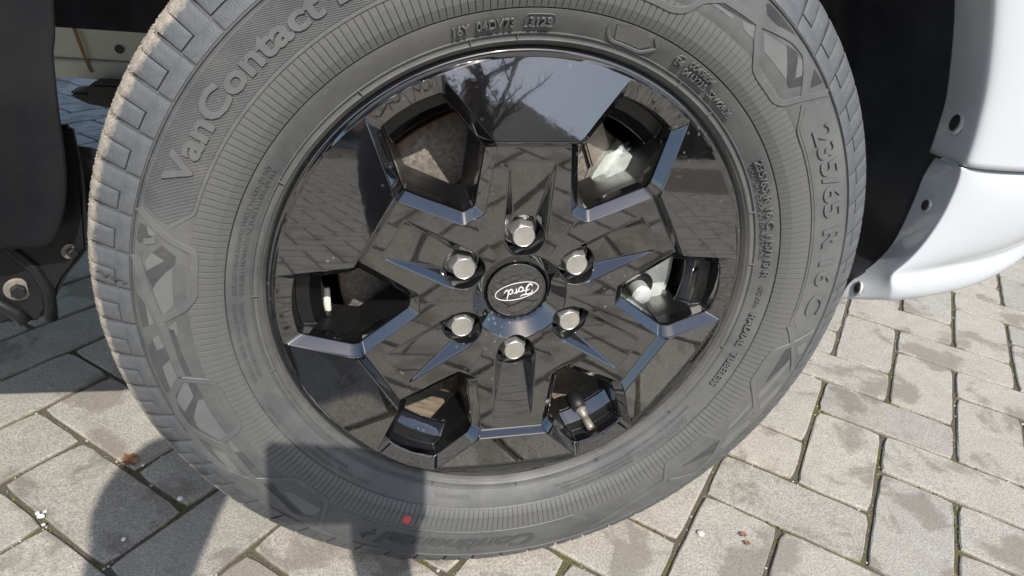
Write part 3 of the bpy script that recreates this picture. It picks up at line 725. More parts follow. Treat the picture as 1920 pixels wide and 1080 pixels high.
# opening outline: per-edge offsets (outer, side_out, side_in, tip)
OA, OB, OC = (.2093, .0335), (.1405, .0462), (.0907, .0100)
def opening_loop(off_o, off_s, off_t, rc, n_o=16, n_s=9, n_c=7):
    P_ = [(OA[0], -OA[1]), OA, OB, OC, (OC[0], -OC[1]), (OB[0], -OB[1])]
    offs = [off_o, off_s, off_s, off_t, off_s, off_s]; L_ = []
    for i in range(6):
        a, b = Vector(P_[i]), Vector(P_[(i + 1) % 6]); d = (b - a).normalized(); n = Vector((-d.y, d.x)); L_.append((a + n * offs[i], d, n))
    cor = []
    for i in range(6):
        p, d, _ = L_[i - 1]; q, e, _ = L_[i]; den = d.x * e.y - d.y * e.x; t = ((q.x - p.x) * e.y - (q.y - p.y) * e.x) / den; cor.append(p + d * t)
    pts = []; tagz = []
    ends = []
    for i in range(6):
        p = cor[i]; d0 = (cor[i - 1] - p); d1 = (cor[(i + 1) % 6] - p)
        ang = d0.angle(d1); cut = min(rc / math.tan(ang / 2), d0.length * .42, d1.length * .42)
        ends.append((p + d0.normalized() * cut, p, p + d1.normalized() * cut))
    for i in range(6):
        a, p, b = ends[i]
        for k in range(n_c): t = k / n_c; pts.append(a * (1 - t) ** 2 + p * 2 * t * (1 - t) + b * t * t)
        s0 = b; s1 = ends[(i + 1) % 6][0]; n = n_o if i == 0 else n_s
        for k in range(n):
            t = k / n; q = s0.lerp(s1, t)
            if i == 0: q = q + Vector((.0026 * (1 - (2 * t - 1) ** 2), 0))
            pts.append(q)
    # per-point weights of outer edge / others, for depth blending
    wt = []
    for i in range(6):
        for k in range(n_c):
            t = k / n_c; w0 = 1.0 if (i - 1) % 6 == 0 else 0.0; w1 = 1.0 if i == 0 else 0.0; wt.append(w0 * (1 - t) + w1 * t)
        wt += [1.0 if i == 0 else 0.0] * (n_o if i == 0 else n_s)
    return pts, wt
RINGS = [(0, 0, 0, 0), (.0007, .0001, .0006, .0002), (.0014, .0004, .0013, .0007), (.0125, .0042, .0082, .0066), (.0135, .0050, .0090, .0076), (.0140, .0064, .0094, .0094), (.0150, .0200, .0099, .0185), (.0156, .0214, .0100, .0200), (.0165, .0220, .0101, .0210),
         (.0262, .0226, .0104, .0235), (.0270, .0232, .0105, .0245), (.0276, .0242, .0106, .0255), (.0360, .0335, .0112, .0350), (.0366, .0350, .0113, .0370), (.0364, .0375, .0114, .0390), (.0150, .0420, .0135, .0580)]
MAT1 = set()
def rotp(x, z, a): return x * math.cos(a) - z * math.sin(a), x * math.sin(a) + z * math.cos(a)
def rim_mesh():
    V2 = []; edges = []; mm = 1000.0
    def add_line(pts, closed=False):
        k = len(V2); V2.extend(pts); n = len(pts)
        for i in range(n - 1): edges.append((k + i, k + i + 1))
        if closed: edges.append((k + n - 1, k))
    def circ(r, n, cx=0, cz=0): return [(cx + r * math.cos(2 * math.pi * i / n + .01), cz + r * math.sin(2 * math.pi * i / n + .01)) for i in range(n)]
    RO = .2208
    add_line(circ(RO, 240), True)
    for r in (.2195, .218, .2165, .2152, .2145, .2136, .2129, .2122, .2115, .2108): add_line(circ(r, 180), True)
    for r in (.0290, .0330, .0370): add_line(circ(r, 72), True)
    loops = []
    for k in range(6):
        base, wt = opening_loop(0, 0, 0, .0055)
        lp = [rotp(p.x, p.y, k * math.pi / 3) for p in base]; loops.append(lp); add_line(lp, True)
    pockets = []
    for k in range(6):
        a = math.pi / 2 + k * math.pi / 3
        pc = circ(.0186, 44, .0597 * math.cos(a), .0597 * math.sin(a)); pockets.append(pc); add_line(pc, True)
        def L(u0, w0, u1, w1, n=10): add_line([rotp(u0 + (u1 - u0) * i / n, w0 + (w1 - w0) * i / n, a) for i in range(n + 1)])
        for u in (.1426, .1432, .1440, .1448, .1454, .1476, .1482, .1490, .1498, .1504): L(u, -.036, u, .036, 8)
        for s in (-1, 1):
            for dw in (-.0013, -.0007, 0, .0007, .0013):
                L(.0597, s * (.0194 + dw), .132, s * (.0194 + dw), 14)
                # wall foot: w = .0178 - .8 d(u)
                L(.071, s * (.0194 - .8 * .0125 * (.131 - .071) / .061 + dw), .131, s * (.0194 + dw), 14)
        for du in (-.0013, -.0006, 0, .0006, .0013): L(.131 + du, -.021, .131 + du, .021, 8)
        # dish rim, approx circle pieces
        for i in range(9):
            u = .150 + i * .0075
            if u < .21: L(u, -.0015 - (u - .15) * .1, u, .0015 + (u - .15) * .1, 2)
        b = a + math.pi / 6
        for dw in (-.0013, -.0006, 0, .0006, .0013): add_line([rotp(r, dw, b) for r in np.linspace(.036, .0915, 8)]); add_line([rotp(r, dw, b) for r in np.linspace(.2105, .2125, 3)])
    # curve where the dish meets the spoke plane
    for k in range(6):
        a = math.pi / 2 + k * math.pi / 3
        for dr in (-.0013, -.0007, 0, .0007, .0013):
            pl = []
            for t in np.linspace(-math.pi / 6, math.pi / 6, 13):
                # solve dish(r) = P_in(r cos t)
                r = (.029 * .95 + .0145 - .045 * .08) / (.95 - .08 * math.cos(t)); pl.append(rotp(r + dr, 0, a + t))
            add_line(pl)
    res = delaunay_2d_cdt([Vector((x * mm, z * mm)) for x, z in V2], edges, [], 0, 1e-3)
    vs = np.array([(q.x, q.y) for q in res[0]]) / mm; fs = res[2]
    tri = np.array([q[:3] for q in fs]); cen = vs[tri].mean(axis=1)
    rr_ = np.hypot(cen[:, 0], cen[:, 1]); keep = (rr_ < RO) & (rr_ > .0289)
    def inside(poly, pts):
        x, y = pts[:, 0], pts[:, 1]; r = np.zeros(len(pts), bool); n = len(poly)
        for i in range(n):
            x0, y0 = poly[i]; x1, y1 = poly[(i + 1) % n]
            c = ((y0 > y) != (y1 > y)) & (x < (x1 - x0) * (y - y0) / (y1 - y0 + 1e-15) + x0); r ^= c
        return r
    for lp in loops + pockets: keep &= ~inside(lp, cen)
    hv = Hs(vs[:, 0], vs[:, 1])
    V = [(x, -h, z) for (x, z), h in zip(vs, hv)]; F = [tuple(t) for t in tri[keep]]
    def strip(rings):
        k = len(V); n = len(rings[0])
        for rg_ in rings: V.extend(rg_)
        for i in range(len(rings) - 1):
            for j in range(n): F.append((k + i * n + j, k + i * n + (j + 1) % n, k + (i + 1) * n + (j + 1) % n, k + (i + 1) * n + j))
                
    for k in range(6):
        a = k * math.pi / 3; rings = []
        base, wt = opening_loop(0, 0, 0, .0055); b3 = [rotp(p.x, p.y, a) for p in base]
        hb = Hs(np.array([q[0] for q in b3]), np.array([q[1] for q in b3]))
        for i, (oo, do, os_, ds) in enumerate(RINGS):
            lp, _ = opening_loop(oo, os_, os_, .0055 if i < 4 else .0045)
            fade = min(1, i / 12.0)
            rings.append([(rotp(p.x, p.y, a)[0], -((h * (1 - fade) + .004 * fade) - (wt[j] * do + (1 - wt[j]) * ds)), rotp(p.x, p.y, a)[1]) for j, (p, h) in enumerate(zip(lp, hb))])
        strip(rings)
    for k in range(6):
        pc = pockets[k]; a = math.pi / 2 + k * math.pi / 3; cx, cz = .0597 * math.cos(a), .0597 * math.sin(a)
        hb = Hs(np.array([q[0] for q in pc]), np.array([q[1] for q in pc])); rings = []
        for sc, dep in ((1.0, 0), (.985, .0003), (.965, .0011), (.955, .0024), (.93, None), (.90, None), (.30, None)):
            pz = {.93: -.0255, .90: -.0265, .30: -.0268}.get(sc)
            rings.append([(cx + (x - cx) * sc, -((h - dep) if dep is not None else pz), cz + (z - cz) * sc) for (x, z), h in zip(pc, hb)])
        strip(rings)
    # flange roll and outer lip down to the bead
    rings = []
    n = 240
    for r, p in ((.2208, float(Hs(np.array([.2208]), np.array([0.]))[0])), (.2212, -.0105), (.2205, -.016), (.205, -.030)): rings.append([(r * math.cos(2 * math.pi * i / n + .01), -p, r * math.sin(2 * math.pi * i / n + .01)) for i in range(n)])
    strip(rings)
    # seat of the centre cap
    rings = []
    for r, p in ((.0290, float(Hs(np.array([.0290]), np.array([0.]))[0])), (.0286, -.018), (.0285, -.024), (.002, -.025)): rings.append([(r * math.cos(2 * math.pi * i / 72 + .01), -p, r * math.sin(2 * math.pi * i / 72 + .01)) for i in range(72)])
    strip(rings)
    c, s = math.cos(PH), math.sin(PH)
    V = [(x * c - z * s, y, x * s + z * c) for x, y, z in V]
    me = mesh('wheel_rim', V, F)
    bm = bmesh.new(); bm.from_mesh(me); bmesh.ops.remove_doubles(bm, verts=bm.verts, dist=2e-6)
    bmesh.ops.delete(bm, geom=[v for v in bm.verts if not v.link_faces], context='VERTS')
    bmesh.ops.recalc_face_normals(bm, faces=bm.faces)
    # make the majority face the viewer
    if sum(f.normal.y * f.calc_area() for f in bm.faces) > 0: bmesh.ops.reverse_faces(bm, faces=bm.faces)
    bm.to_mesh(me); bm.free(); me.shade_smooth()
    def field_normals(co, nn):
        x = co[:, 0] * c + co[:, 2] * s; z = -co[:, 0] * s + co[:, 2] * c; r_ = np.hypot(x, z)
        ok = (np.abs(co[:, 1] + Hs(x, z)) < 2e-5) & (r_ > .0292) & (r_ < .2200); e = 1.5e-4
        gx_ = (Hs(x + e, z) - Hs(x - e, z)) / (2 * e); gz_ = (Hs(x, z + e) - Hs(x, z - e)) / (2 * e)
        m = np.stack([-gx_, np.ones_like(gx_), -gz_], -1); m /= np.linalg.norm(m, axis=1)[:, None]
        w_ = np.stack([m[:, 0] * c - m[:, 2] * s, -m[:, 1], m[:, 0] * s + m[:, 2] * c], -1)
        return np.where(ok[:, None], w_, nn)
    weighted_normals(me, field_normals)
    me.materials.append(MATS['gloss_black']); me.materials.append(MATS['cast_black'])
    for p in me.polygons:
        c_ = p.center; r_ = math.hypot(c_.x, c_.z)
        ta = math.atan2(c_.z, c_.x) - PH; ta -= round(ta / (math.pi / 3)) * math.pi / 3; ux = r_ * math.cos(ta)
        if c_.y > .0105 and r_ > .083 and r_ < .205 and not (.0195 < c_.y < .036 and .170 < ux < .1845 and abs(r_ * math.sin(ta)) < .028): p.material_index = 1
    return me
rim = obj('wheel_rim', rim_mesh(), 'gloss_black', van, W0); rim['label'] = 'gloss black six-spoke alloy wheel with water marks'
# barrel
v, f = lathe([(.2035, -.028), (.1985, -.034), (.1955, -.050), (.1935, -.10), (.1925, -.16), (.1955, -.18), (.205, -.19)], 144)
obj('rim_barrel', mesh('rim_barrel', v, f, True), 'barrel_dust', rim)
v, f = lathe([(.2210, -.0020), (.2215, .0002), (.2218, .0007), (.2221, .0004)], 240); simple('bead_dust', (.13, .105, .075), .7, 0, .6, 30); obj('bead_dust_line', mesh('bead_dust_line', v, f, True), 'bead_dust', rim)
# lug nuts
def nut_mesh():
    V, F = [], []
    def ring(n, r, p, rot=0.0, hexa=False):
        k = len(V)
        for i in range(n):
            t = 2 * math.pi * i / n + rot; q = r
            if hexa: q = r * math.cos(math.pi / 6) / math.cos(((t - rot) % (math.pi / 3)) - math.pi / 6)
            V.append((q * math.cos(t), -p, q * math.sin(t)))
        return k
    N = 36
    secs = [(.0134, -.026, 0), (.0150, -.0225, 0), (.0150, -.0205, 0), (.0134, -.0190, 0), (.0129, -.0184, 1), (.0121, -.0050, 1), (.0114, -.0030, 1), (.0100, -.0014, 0), (.0094, -.0008, 0), (.0091, -.0010, 0)]
    ks = [ring(N, r, p, .3, h == 1) for r, p, h in secs]
    for a, b in zip(ks[:-1], ks[1:]):
        for i in range(N): F.append((a + i, a + (i + 1) % N, b + (i + 1) % N, b + i))
    c = len(V); V.append((0, .0021, 0)); a = ks[-1]
    nb = len(F)
    for i in range(N): F.append((a + i, a + (i + 1) % N, c))
    me = mesh('lug_nut', V, F); bm = bmesh.new(); bm.from_mesh(me); bmesh.ops.recalc_face_normals(bm, faces=bm.faces); bm.to_mesh(me); bm.free()
    smooth_angle(me, 22); me.materials.append(MATS['nut_chrome']); me.materials.append(MATS['nut_steel'])
    for i, p in enumerate(me.polygons): p.material_index = 1 if len(p.vertices) == 3 else 0
    return me
nm = nut_mesh()
for k in range(6):
    a = math.pi / 2 + k * math.pi / 3 + PH; o = bpy.data.objects.new('lug_nut', nm); C.objects.link(o); o.parent = rim
    o.location = (.0597 * math.cos(a), 0.0025, .0597 * math.sin(a)); o.rotation_euler = (0, .5 + k * .83, 0)
# centre cap with oval badge
v, f = lathe([(.0002, -.0128), (.012, -.0129), (.020, -.0133), (.0245, -.0138), (.0258, -.0142), (.0265, -.0136), (.0274, -.0135), (.0281, -.0142), (.0283, -.016), (.0283, -.022)], 72)
cap = obj('centre_cap', mesh('centre_cap', v, f, True), 'gloss_black', rim); weighted_normals(cap.data)
def badge_pt(x, y, h):
    a = R(194); X, Z = x * math.cos(a) - y * math.sin(a), x * math.sin(a) + y * math.cos(a)
    return (X, .0129 + (X * X + Z * Z) * .55 - h, Z)
def bez(pts, n=7):
    out = []
    P_ = [Vector(p) for p in pts]; P_ = [P_[0] * 2 - P_[1]] + P_ + [P_[-1] * 2 - P_[-2]]
    for i in range(1, len(P_) - 2):
        for k in range(n):
            t = k / n; a, b, c, d = P_[i - 1:i + 3]
            out.append(.5 * ((2 * b) + (c - a) * t + (2 * a - 5 * b + 4 * c - d) * t * t + (3 * b - a - 3 * c + d) * t ** 3))
    return out + [P_[-2]]
def stroke(name, pts, w0, sc=.0143, curve=True, closed=False):
    q = bez(pts) if curve else [Vector(p) for p in pts]; V, F = [], []; m = len(q)
    for i, p in enumerate(q):
        d = (q[(i + 1) % m] - q[i - 1]) if closed else (q[min(i + 1, m - 1)] - q[max(0, i - 1)]); d = d.normalized(); n = Vector((-d.y, d.x))
        wd = w0[0] + (w0[1] - w0[0]) * math.sin(math.pi * i / max(1, m - 1)) if isinstance(w0, tuple) else w0
        for s, h in ((-1, -.0002), (-1, .00025), (1, .00025), (1, -.0002)):
            r = (p + n * (s * wd / 2)) * sc; V.append(badge_pt(r.x, r.y, h))
    rng = range(m) if closed else range(m - 1)
    for i in rng:
        j = (i + 1) % m
        for k in range(3): F.append((i * 4 + k, j * 4 + k, j * 4 + k + 1, i * 4 + k + 1))
    bm = bmesh.new(); me = mesh(name, V, F); bm.from_mesh(me); bmesh.ops.recalc_face_normals(bm, faces=bm.faces); bm.to_mesh(me); bm.free()
    return obj(name, me, 'badge_silver', rim)
stroke('badge_ring', [(1.44 * math.cos(t), .60 * math.sin(t)) for t in np.arange(60) * math.pi / 30], .055, curve=False, closed=True)
for pts, wd in (([(-1.02, .16), (-.98, .30), (-.80, .40), (-.55, .38), (-.32, .36), (-.16, .44)], (.05, .10)), ([(-.52, .36), (-.60, .12), (-.70, -.14), (-.88, -.30), (-1.04, -.24), (-1.02, -.12)], (.05, .12)), ([(-.84, .04), (-.66, .10), (-.44, .06), (-.30, .12)], (.04, .08)),
                ([(-.26, .10), (-.40, -.02), (-.40, -.18), (-.28, -.24), (-.14, -.12), (-.14, .04), (-.26, .10)], (.07, .09)), ([(-.14, .06), (-.02, .04), (.06, .12), (.04, -.06), (.00, -.22)], (.06, .10)), ([(.03, -.04), (.12, .08), (.24, .10)], (.05, .09)),
                ([(.56, .02), (.44, .10), (.30, .0), (.28, -.16), (.38, -.24), (.50, -.12), (.58, .06)], (.07, .09)), ([(.74, .44), (.64, .20), (.56, -.06), (.60, -.22), (.72, -.20), (.86, -.06)], (.05, .11))):
    stroke('badge_lettering', pts, wd)
# valve
vd = Vector((.0075, -.0245, -.0095)); v0_ = Vector((.0900, .030, -.1545))
def along(t): return v0_ + vd * t
V, F = tube([along(t) for t in (-.5, 0, .18, .22, .38, .42, .55, .60, .64, .95, 1.0, 1.02, .90)], [.0060, .0064, .0066, .0052, .0046, .0040, .0038, .0043, .0046, .0043, .0038, .0022, .0018], 16)
o = obj('valve_stem', mesh('valve_stem', V, F, True), 'nut_dull', rim); smooth_angle(o.data, 35)
V, F = tube([along(-.6), along(-.15), along(0.10), along(.12)], [.0095, .0092, .0080, .006], 16); o = obj('valve_grommet', mesh('valve_grommet', V, F, True), 'black_steel', rim)
V, F = tube([along(.62), along(.64), along(.94)], [.0030, .0049, .0047], 16); 

# ---------------- brakes
v, f = lathe([(.060, -.072), (.100, -.072), (.1005, -.066), (.1025, -.0655), (.158, -.0655), (.1610, -.0668), (.1625, -.070), (.1625, -.094), (.158, -.096), (.06, -.096)], 120)
bd = obj('brake_disc', mesh('brake_disc', v, f, True), 'brake_disc', van, W0); smooth_angle(bd.data, 30)
v, f = lathe([(.02, -.040), (.072, -.042), (.078, -.046), (.080, -.075)], 72); obj('hub_flange', mesh('hub_flange', v, f, True), 'black_steel', bd)
v, f = lathe([(.05, -.125), (.150, -.122), (.186, -.13), (.188, -.14)], 96, R(-50) , R(230), False); obj('dust_shield', mesh('dust_shield', v, f, True), 'black_steel', bd)
cal = bpy.data.objects.new('brake_caliper', None)
def arc_poly(r0, r1, a0, a1, n=10): return [(r1 * math.cos(R(a0 + (a1 - a0) * i / n)), r1 * math.sin(R(a0 + (a1 - a0) * i / n))) for i in range(n + 1)] + [(r0 * math.cos(R(a1 + (a0 - a1) * i / n)), r0 * math.sin(R(a1 + (a0 - a1) * i / n))) for i in range(n + 1)]
me = prism('brake_caliper', arc_poly(.118, .172, -22, 14, 8), .044, .108, .007); cal = obj('brake_caliper', me, 'zinc', van, W0); cal['label'] = 'bare zinc-coated brake caliper behind the spokes'
smooth_angle(me, 30)
me = prism('caliper_bracket', [(.062, .070), (.080, .060), (.112, .078), (.128, .095), (.122, .122), (.098, .136), (.084, .130), (.070, .104)], .040, .072, .009); o = obj('caliper_bracket', me, 'zinc', cal); smooth_angle(me, 40)
me = prism('caliper_bridge', arc_poly(.128, .178, 12, 52, 8), .058, .120, .006); o = obj('caliper_bridge', me, 'black_steel', cal)
for (x, z, r, y) in ((.136, -.012, .0150, .0425), (.110, .106, .0075, .036), (.118, .090, .0055, .037)):
    V, F = tube([(x, y + .03, z), (x, y, z), (x, y - .0015, z), (x, y - .0015, z)], [r, r, r * .86, r * .3], 24); o = obj('caliper_bolt', mesh('caliper_bolt', V, F, True), 'black_steel' if r > .01 else 'zinc', cal); smooth_angle(o.data, 35)
V, F = tube([(.134, .040, -.014), (.133, .026, -.014), (.133, .0245, -.014)], [.0100, .0100, .008], 20); o = obj('guide_pin', mesh('guide_pin', V, F, True), 'zinc', cal); smooth_angle(o.data, 35)
me = prism('caliper_bar', [(.050, .150), (.070, .158), (.094, .108), (.076, .094)], .058, .064, .002); obj('caliper_bar', me, 'nut_dull', cal)
V, F = tube([(-.1715, .046, -.012), (-.1710, .045, -.030), (-.1690, .044, -.044)], [.0030, .0034, .0028], 10); o = obj('wheel_weight', mesh('wheel_weight', V, F, True), 'cream_paint', rim)
me = prism('suspension_knuckle', [(-.04, .05), (-.09, .02), (-.13, -.03), (-.10, -.09), (-.03, -.12), (.05, -.10), (.07, 0), (.03, .06)], .14, .20, .012); obj('suspension_knuckle', me, 'black_steel', van, W0)

# ---------------- bodywork (world coordinates, z above the paving)
def grid_mesh(name, rows, flip=False):
    m = len(rows[0]); V = [p for r in rows for p in r]; F = []
    for i in range(len(rows) - 1):
        for j in range(m - 1):
            q = (i * m + j, (i + 1) * m + j, (i + 1) * m + j + 1, i * m + j + 1); F.append(q[::-1] if flip else q)
    return mesh(name, V, F, True)
def nose(x): return .012 * max(0, (x - .45) / .1) ** 2 * .1 + (max(0.0, (x - .56)) / .27) ** 2.6 * .55   # plan curve of the front corner
lipF = [(-.55, .36), (-.535, .47), (-.505, .585), (-.445, .69), (-.35, .795), (-.21, .868), (-.05, .900), (.11, .885), (.25, .825), (.345, .745), (.400, .690), (.439, .628), (.468, .547), (.474, .526), (.476, .500), (.4785, .4735)]
creF = [(-.545, .36), (-.53, .475), (-.497, .592), (-.438, .698), (-.345, .797), (-.21, .868), (-.05, .899), (.105, .883), (.243, .825), (.336, .745), (.383, .684), (.412, .632), (.4425, .559), (.4485, .530), (.4540, .507), (.4570, .4796)]
rows = []
for (lx, lz), (cx, cz) in zip(lipF, creF):
    d = Vector((cx, cz - .36)) if cz > .60 else Vector((1 if cx > 0 else -1, 0)); d.normalize()
    row = [(lx, .097, lz), (lx + (cx - lx) * .10, .0900, lz + (cz - lz) * .10), (lx + (cx - lx) * .80, .0420, lz + (cz - lz) * .80), (lx + (cx - lx) * .985, .0303, lz + (cz - lz) * .97)]
    for k, y in ((.002, .0262), (.009, .0220), (.035, .0175), (.07, .016), (.12, .015), (.18, .014), (.25, .014), (.32, .014), (.38, .014)):
        kk = k * (2.2 if cz > .60 and k > .07 else 1)
        px_, pz_ = cx + d.x * kk, cz + d.y * kk
        row.append((px_, y + nose(px_), pz_))
    rows.append(row)
fm = grid_mesh('front_fender', rows); fen = obj('front_fender', fm, 'white_paint', van)
md = fen.modifiers.new('s', 'SUBSURF'); md.levels = 2; md.render_levels = 2; md.boundary_smooth = 'PRESERVE_CORNERS'
md = fen.modifiers.new('t', 'SOLIDIFY'); md.thickness = .0025; md.offset = -1
fen['label'] = 'white painted fender above the seam'
# upper body side (above the frame) that shades the underside
def side_panel():
    return grid_mesh('body_side', [[(x, .018, 1.02), (x, .030, 1.3), (x, .10, 1.62), (x, .16, 1.95), (x, .35, 2.05), (x, 1.2, 2.06)] for x in (-2.6, -1.2, -.5, .0, .25)], True)
obj('body_side', side_panel(), 'white_paint', van)
o = obj('rear_sill', box_mesh('rear_sill', -2.6, -.60, .02, .06, .38, 1.03, .01), 'white_paint', van)
o = obj('seam_dark_backing', box_mesh('seam_dark_backing', .462, .60, .034, .040, .46, .50), 'screw_black', fen)  # added dark strip, keeps bright ground from showing through the seam gap
# bumper
gx = [.427, .557, .587, .80, 1.3]; gz = [.353, .374, .39, .425, .46]; bx_ = [.40, .434, .479, .537, .575, .62, .80, 1.3]; bz_ = [.303, .307, .315, .327, .344, .369, .405, .44]
lipB = [(.4780, .4718), (.4705, .452), (.472, .436), (.472, .416), (.468, .378), (.458, .360), (.4440, .344), (.430, .331), (.4150, .3225), (.4085, .310), (.409, .296)]
ylB = [.086, .086, .086, .086, .084, .080, .078, .078, .074, .070, .070]
creB = [(.4545, .4780), (.4590, .464), (.4590, .444), (.458, .421), (.448, .384), (.436, .364), (.430, .356), (.428, .349), (.431, .341), (.436, .331), (.442, .312)]
yc = [.029, .029, .029, .029, .030, .032, .034, .033, .030, .030, .036]
rows = []
for i in range(11):
    (lx, lz), (cx, cz) = lipB[i], creB[i]; y0 = yc[i]; yl = ylB[i]
    row = [(lx, yl, lz), (lx + (cx - lx) * .10, yl + (y0 - yl) * .12, lz + (cz - lz) * .10), (lx + (cx - lx) * .80, yl + (y0 - yl) * .80, lz + (cz - lz) * .80), (lx + (cx - lx) * .99, yl + (y0 - yl) * .99, lz + (cz - lz) * .99)]
    for x in (.0016, .010, .035, .065, .10, .135, .18, .23, .29, .35, .40):
        X = cx + x; g = float(np.interp(X, gx, gz)); b_ = float(np.interp(X, bx_, bz_)); q = min(1, x / .05)
        zt = [.4775, .4640, .4440, .421, g + .020, g + .008, g + .001, g - .008, (g - .008) * .55 + b_ * .45, (g - .008) * .18 + b_ * .82, b_]
        yt = [.0225, .0150, .0140, .0150, .0200, .0270, .0315, .0270, .0255, .0300, .0480]
        row.append((X, y0 * (1 - q) + yt[i] * q - (.0015 if x == .010 else 0) * (1 - q) + nose(X), cz * (1 - q) + zt[i] * q))
    rows.append(row)
rows.append([(x, y + .06, z + .004) for x, y, z in rows[-1]])
bm_ = grid_mesh('bumper', rows); bum = obj('bumper', bm_, 'white_paint', van)
md = bum.modifiers.new('s', 'SUBSURF'); md.levels = 2; md.render_levels = 2; md.boundary_smooth = 'PRESERVE_CORNERS'
md = bum.modifiers.new('t', 'SOLIDIFY'); md.thickness = .0025; md.offset = -1
bum['label'] = 'white painted bumper corner below the seam'
def screw(x, y, z, r, parent):
    d = Vector((-.93, .30, .06)).normalized(); p = Vector((x, y, z))
    V, F = tube([p - d * .004, p + d * .0012, p + d * .0020, p + d * .0020, p + d * .0006], [r, r, r * .86, r * .55, r * .45], 20)
    o = obj('screw', mesh('screw', V, F, True), 'screw_black', parent); smooth_angle(o.data, 30)
    V, F = tube([p - d * .002, p + d * .0005], [r * 1.45, r * 1.36], 24); o = obj('screw_seat', mesh('screw_seat', V, F), 'white_paint', parent)
screw(.4610, .0630, .515, .0085, fen); screw(.4635, .0600, .425, .0060, bum); screw(.4170, .0600, .3225, .0060, bum)
# wheel arch liner: inner lining following the arch, and the inner wall
arch = [(.430, .312), (.436, .330), (.470, .352), (.482, .39), (.485, .44), (.490, .482), (.486, .526), (.479, .555), (.448, .635), (.405, .70), (.352, .755), (.255, .835), (.11, .895), (-.05, .91), (-.21, .878), (-.35, .805), (-.45, .70), (-.48, .64), (-.49, .60), (-.495, .56), (-.498, .53)]
rows = [[(x - (.012 if k_ < 4 else 0), .074 if k_ < 4 else .092, z), (x * 1.008, .11, z), (x * 1.02, .20, z), (x * 1.02, .29, z), (x * .985, .325, z + (.0 if x < 0 else .01)), (x * .90, .335, z)] for k_, (x, z) in enumerate(arch)]
lin = obj('wheel_arch_liner', grid_mesh('wheel_arch_liner', rows), 'liner_plastic', van); md = lin.modifiers.new('t', 'SOLIDIFY'); md.thickness = .003
lin['label'] = 'black plastic wheel arch liner'
me = prism('inner_wall', [(-.50, .5035), (.42, .5035), (.40, .66), (.30, .76), (.1, .86), (-.05, .88), (-.2, .85), (-.34, .78), (-.44, .67)], .332, .340, 0); obj('inner_wall', me, 'liner_plastic', lin)
# left: splash guard with bolts
edgeA = [(-.385, .735), (-.350, .66), (-.3465, .585), (-.3500, .553), (-.3525, .540), (-.3555, .533), (-.3570, .516), (-.3590, .496), (-.3605, .477), (-.3615, .462), (-.3630, .440), (-.370, .405), (-.386, .377)]
rows = [[(x - .007, .060, z), (x - .002, .053, z), (x - .004, .0500, z), (x - .018, .0490, z), (x - .030, .0462, z), (x - .040, .0405, z), (x - .050, .0375, z), (x - .075, .0370, z), (x - .13, .040, z), (x - .24, .042, z)] for x, z in edgeA]
sg = obj('splash_guard', grid_mesh('splash_guard', rows, True), 'flap_plastic', van); sg['label'] = 'black plastic splash guard behind the wheel'
md = sg.modifiers.new('s', 'SUBSURF'); md.levels = md.render_levels = 2; md.boundary_smooth = 'PRESERVE_CORNERS'; md = sg.modifiers.new('t', 'SOLIDIFY'); md.thickness = .004; md.offset = -1
flapB = [(-.62, .47), (-.3665, .47), (-.3655, .43), (-.3690, .392), (-.3725, .362), (-.3960, .333), (-.4080, .312), (-.4230, .2905), (-.4385, .288), (-.448, .290), (-.4560, .286), (-.62, .29)]
me = prism('mud_flap', flapB, .078, .088, .003); mf = obj('mud_flap', me, 'flap_plastic', sg); smooth_angle(me, 40)
def rib_tube(pts, r, y, par, nm='stiffening_rib'):
    V, F = tube([(x, y, z) for x, z in pts], r, 10); o = obj(nm, mesh(nm, V, F, True), 'flap_plastic', par); return o
rib_tube([(-.470, .405), (-.440, .372), (-.418, .345), (-.4105, .322), (-.414, .292)], .0055, .0785, sg)
rib_tube([(-.62, .395), (-.47, .408), (-.43, .428), (-.412, .462)], .0065, .0770, sg)
rib_tube([(-.50, .330), (-.462, .318), (-.440, .300), (-.4345, .290)], .0065, .0780, sg)
# inner side of the guard, running back beside the tyre
rows = [[(-.371, .088, z0), (-.376, .14, z0 - .018 * k_), (-.388, .20, z0 - .040 * k_)] for z0, k_ in ((.452, 1), (.43, .9), (.40, .6), (.362, .4))]
o = obj('guard_return', grid_mesh('guard_return', rows), 'flap_plastic', sg); md = o.modifiers.new('t', 'SOLIDIFY'); md.thickness = .003
def hexbolt(x, y, z, r, par, d):
    d = Vector(d).normalized(); p = Vector((x, y, z))
    V, F = tube([p, p + d * .0016, p + d * .0022], [r * 1.75, r * 1.75, r * 1.5], 24); o = obj('washer', mesh('washer', V, F, True), 'nut_dull', par); smooth_angle(o.data, 30)
    V, F = tube([p + d * .001, p + d * .0075, p + d * .0082], [r, r, r * .85], 6); obj('bolt', mesh('bolt', V, F), 'black_steel', par)
hexbolt(-.4335, .078, .3235, .0062, sg, (.30, -.95, 0)); hexbolt(-.3865, .078, .3605, .0040, sg, (.6, -.8, 0))
V, F = tube([(-.4635, .0745, .372), (-.4600, .073, .362), (-.4640, .0745, .352)], [.0045, .0055, .0045], 12); obj('clip', mesh('clip', V, F, True), 'nut_steel', sg)
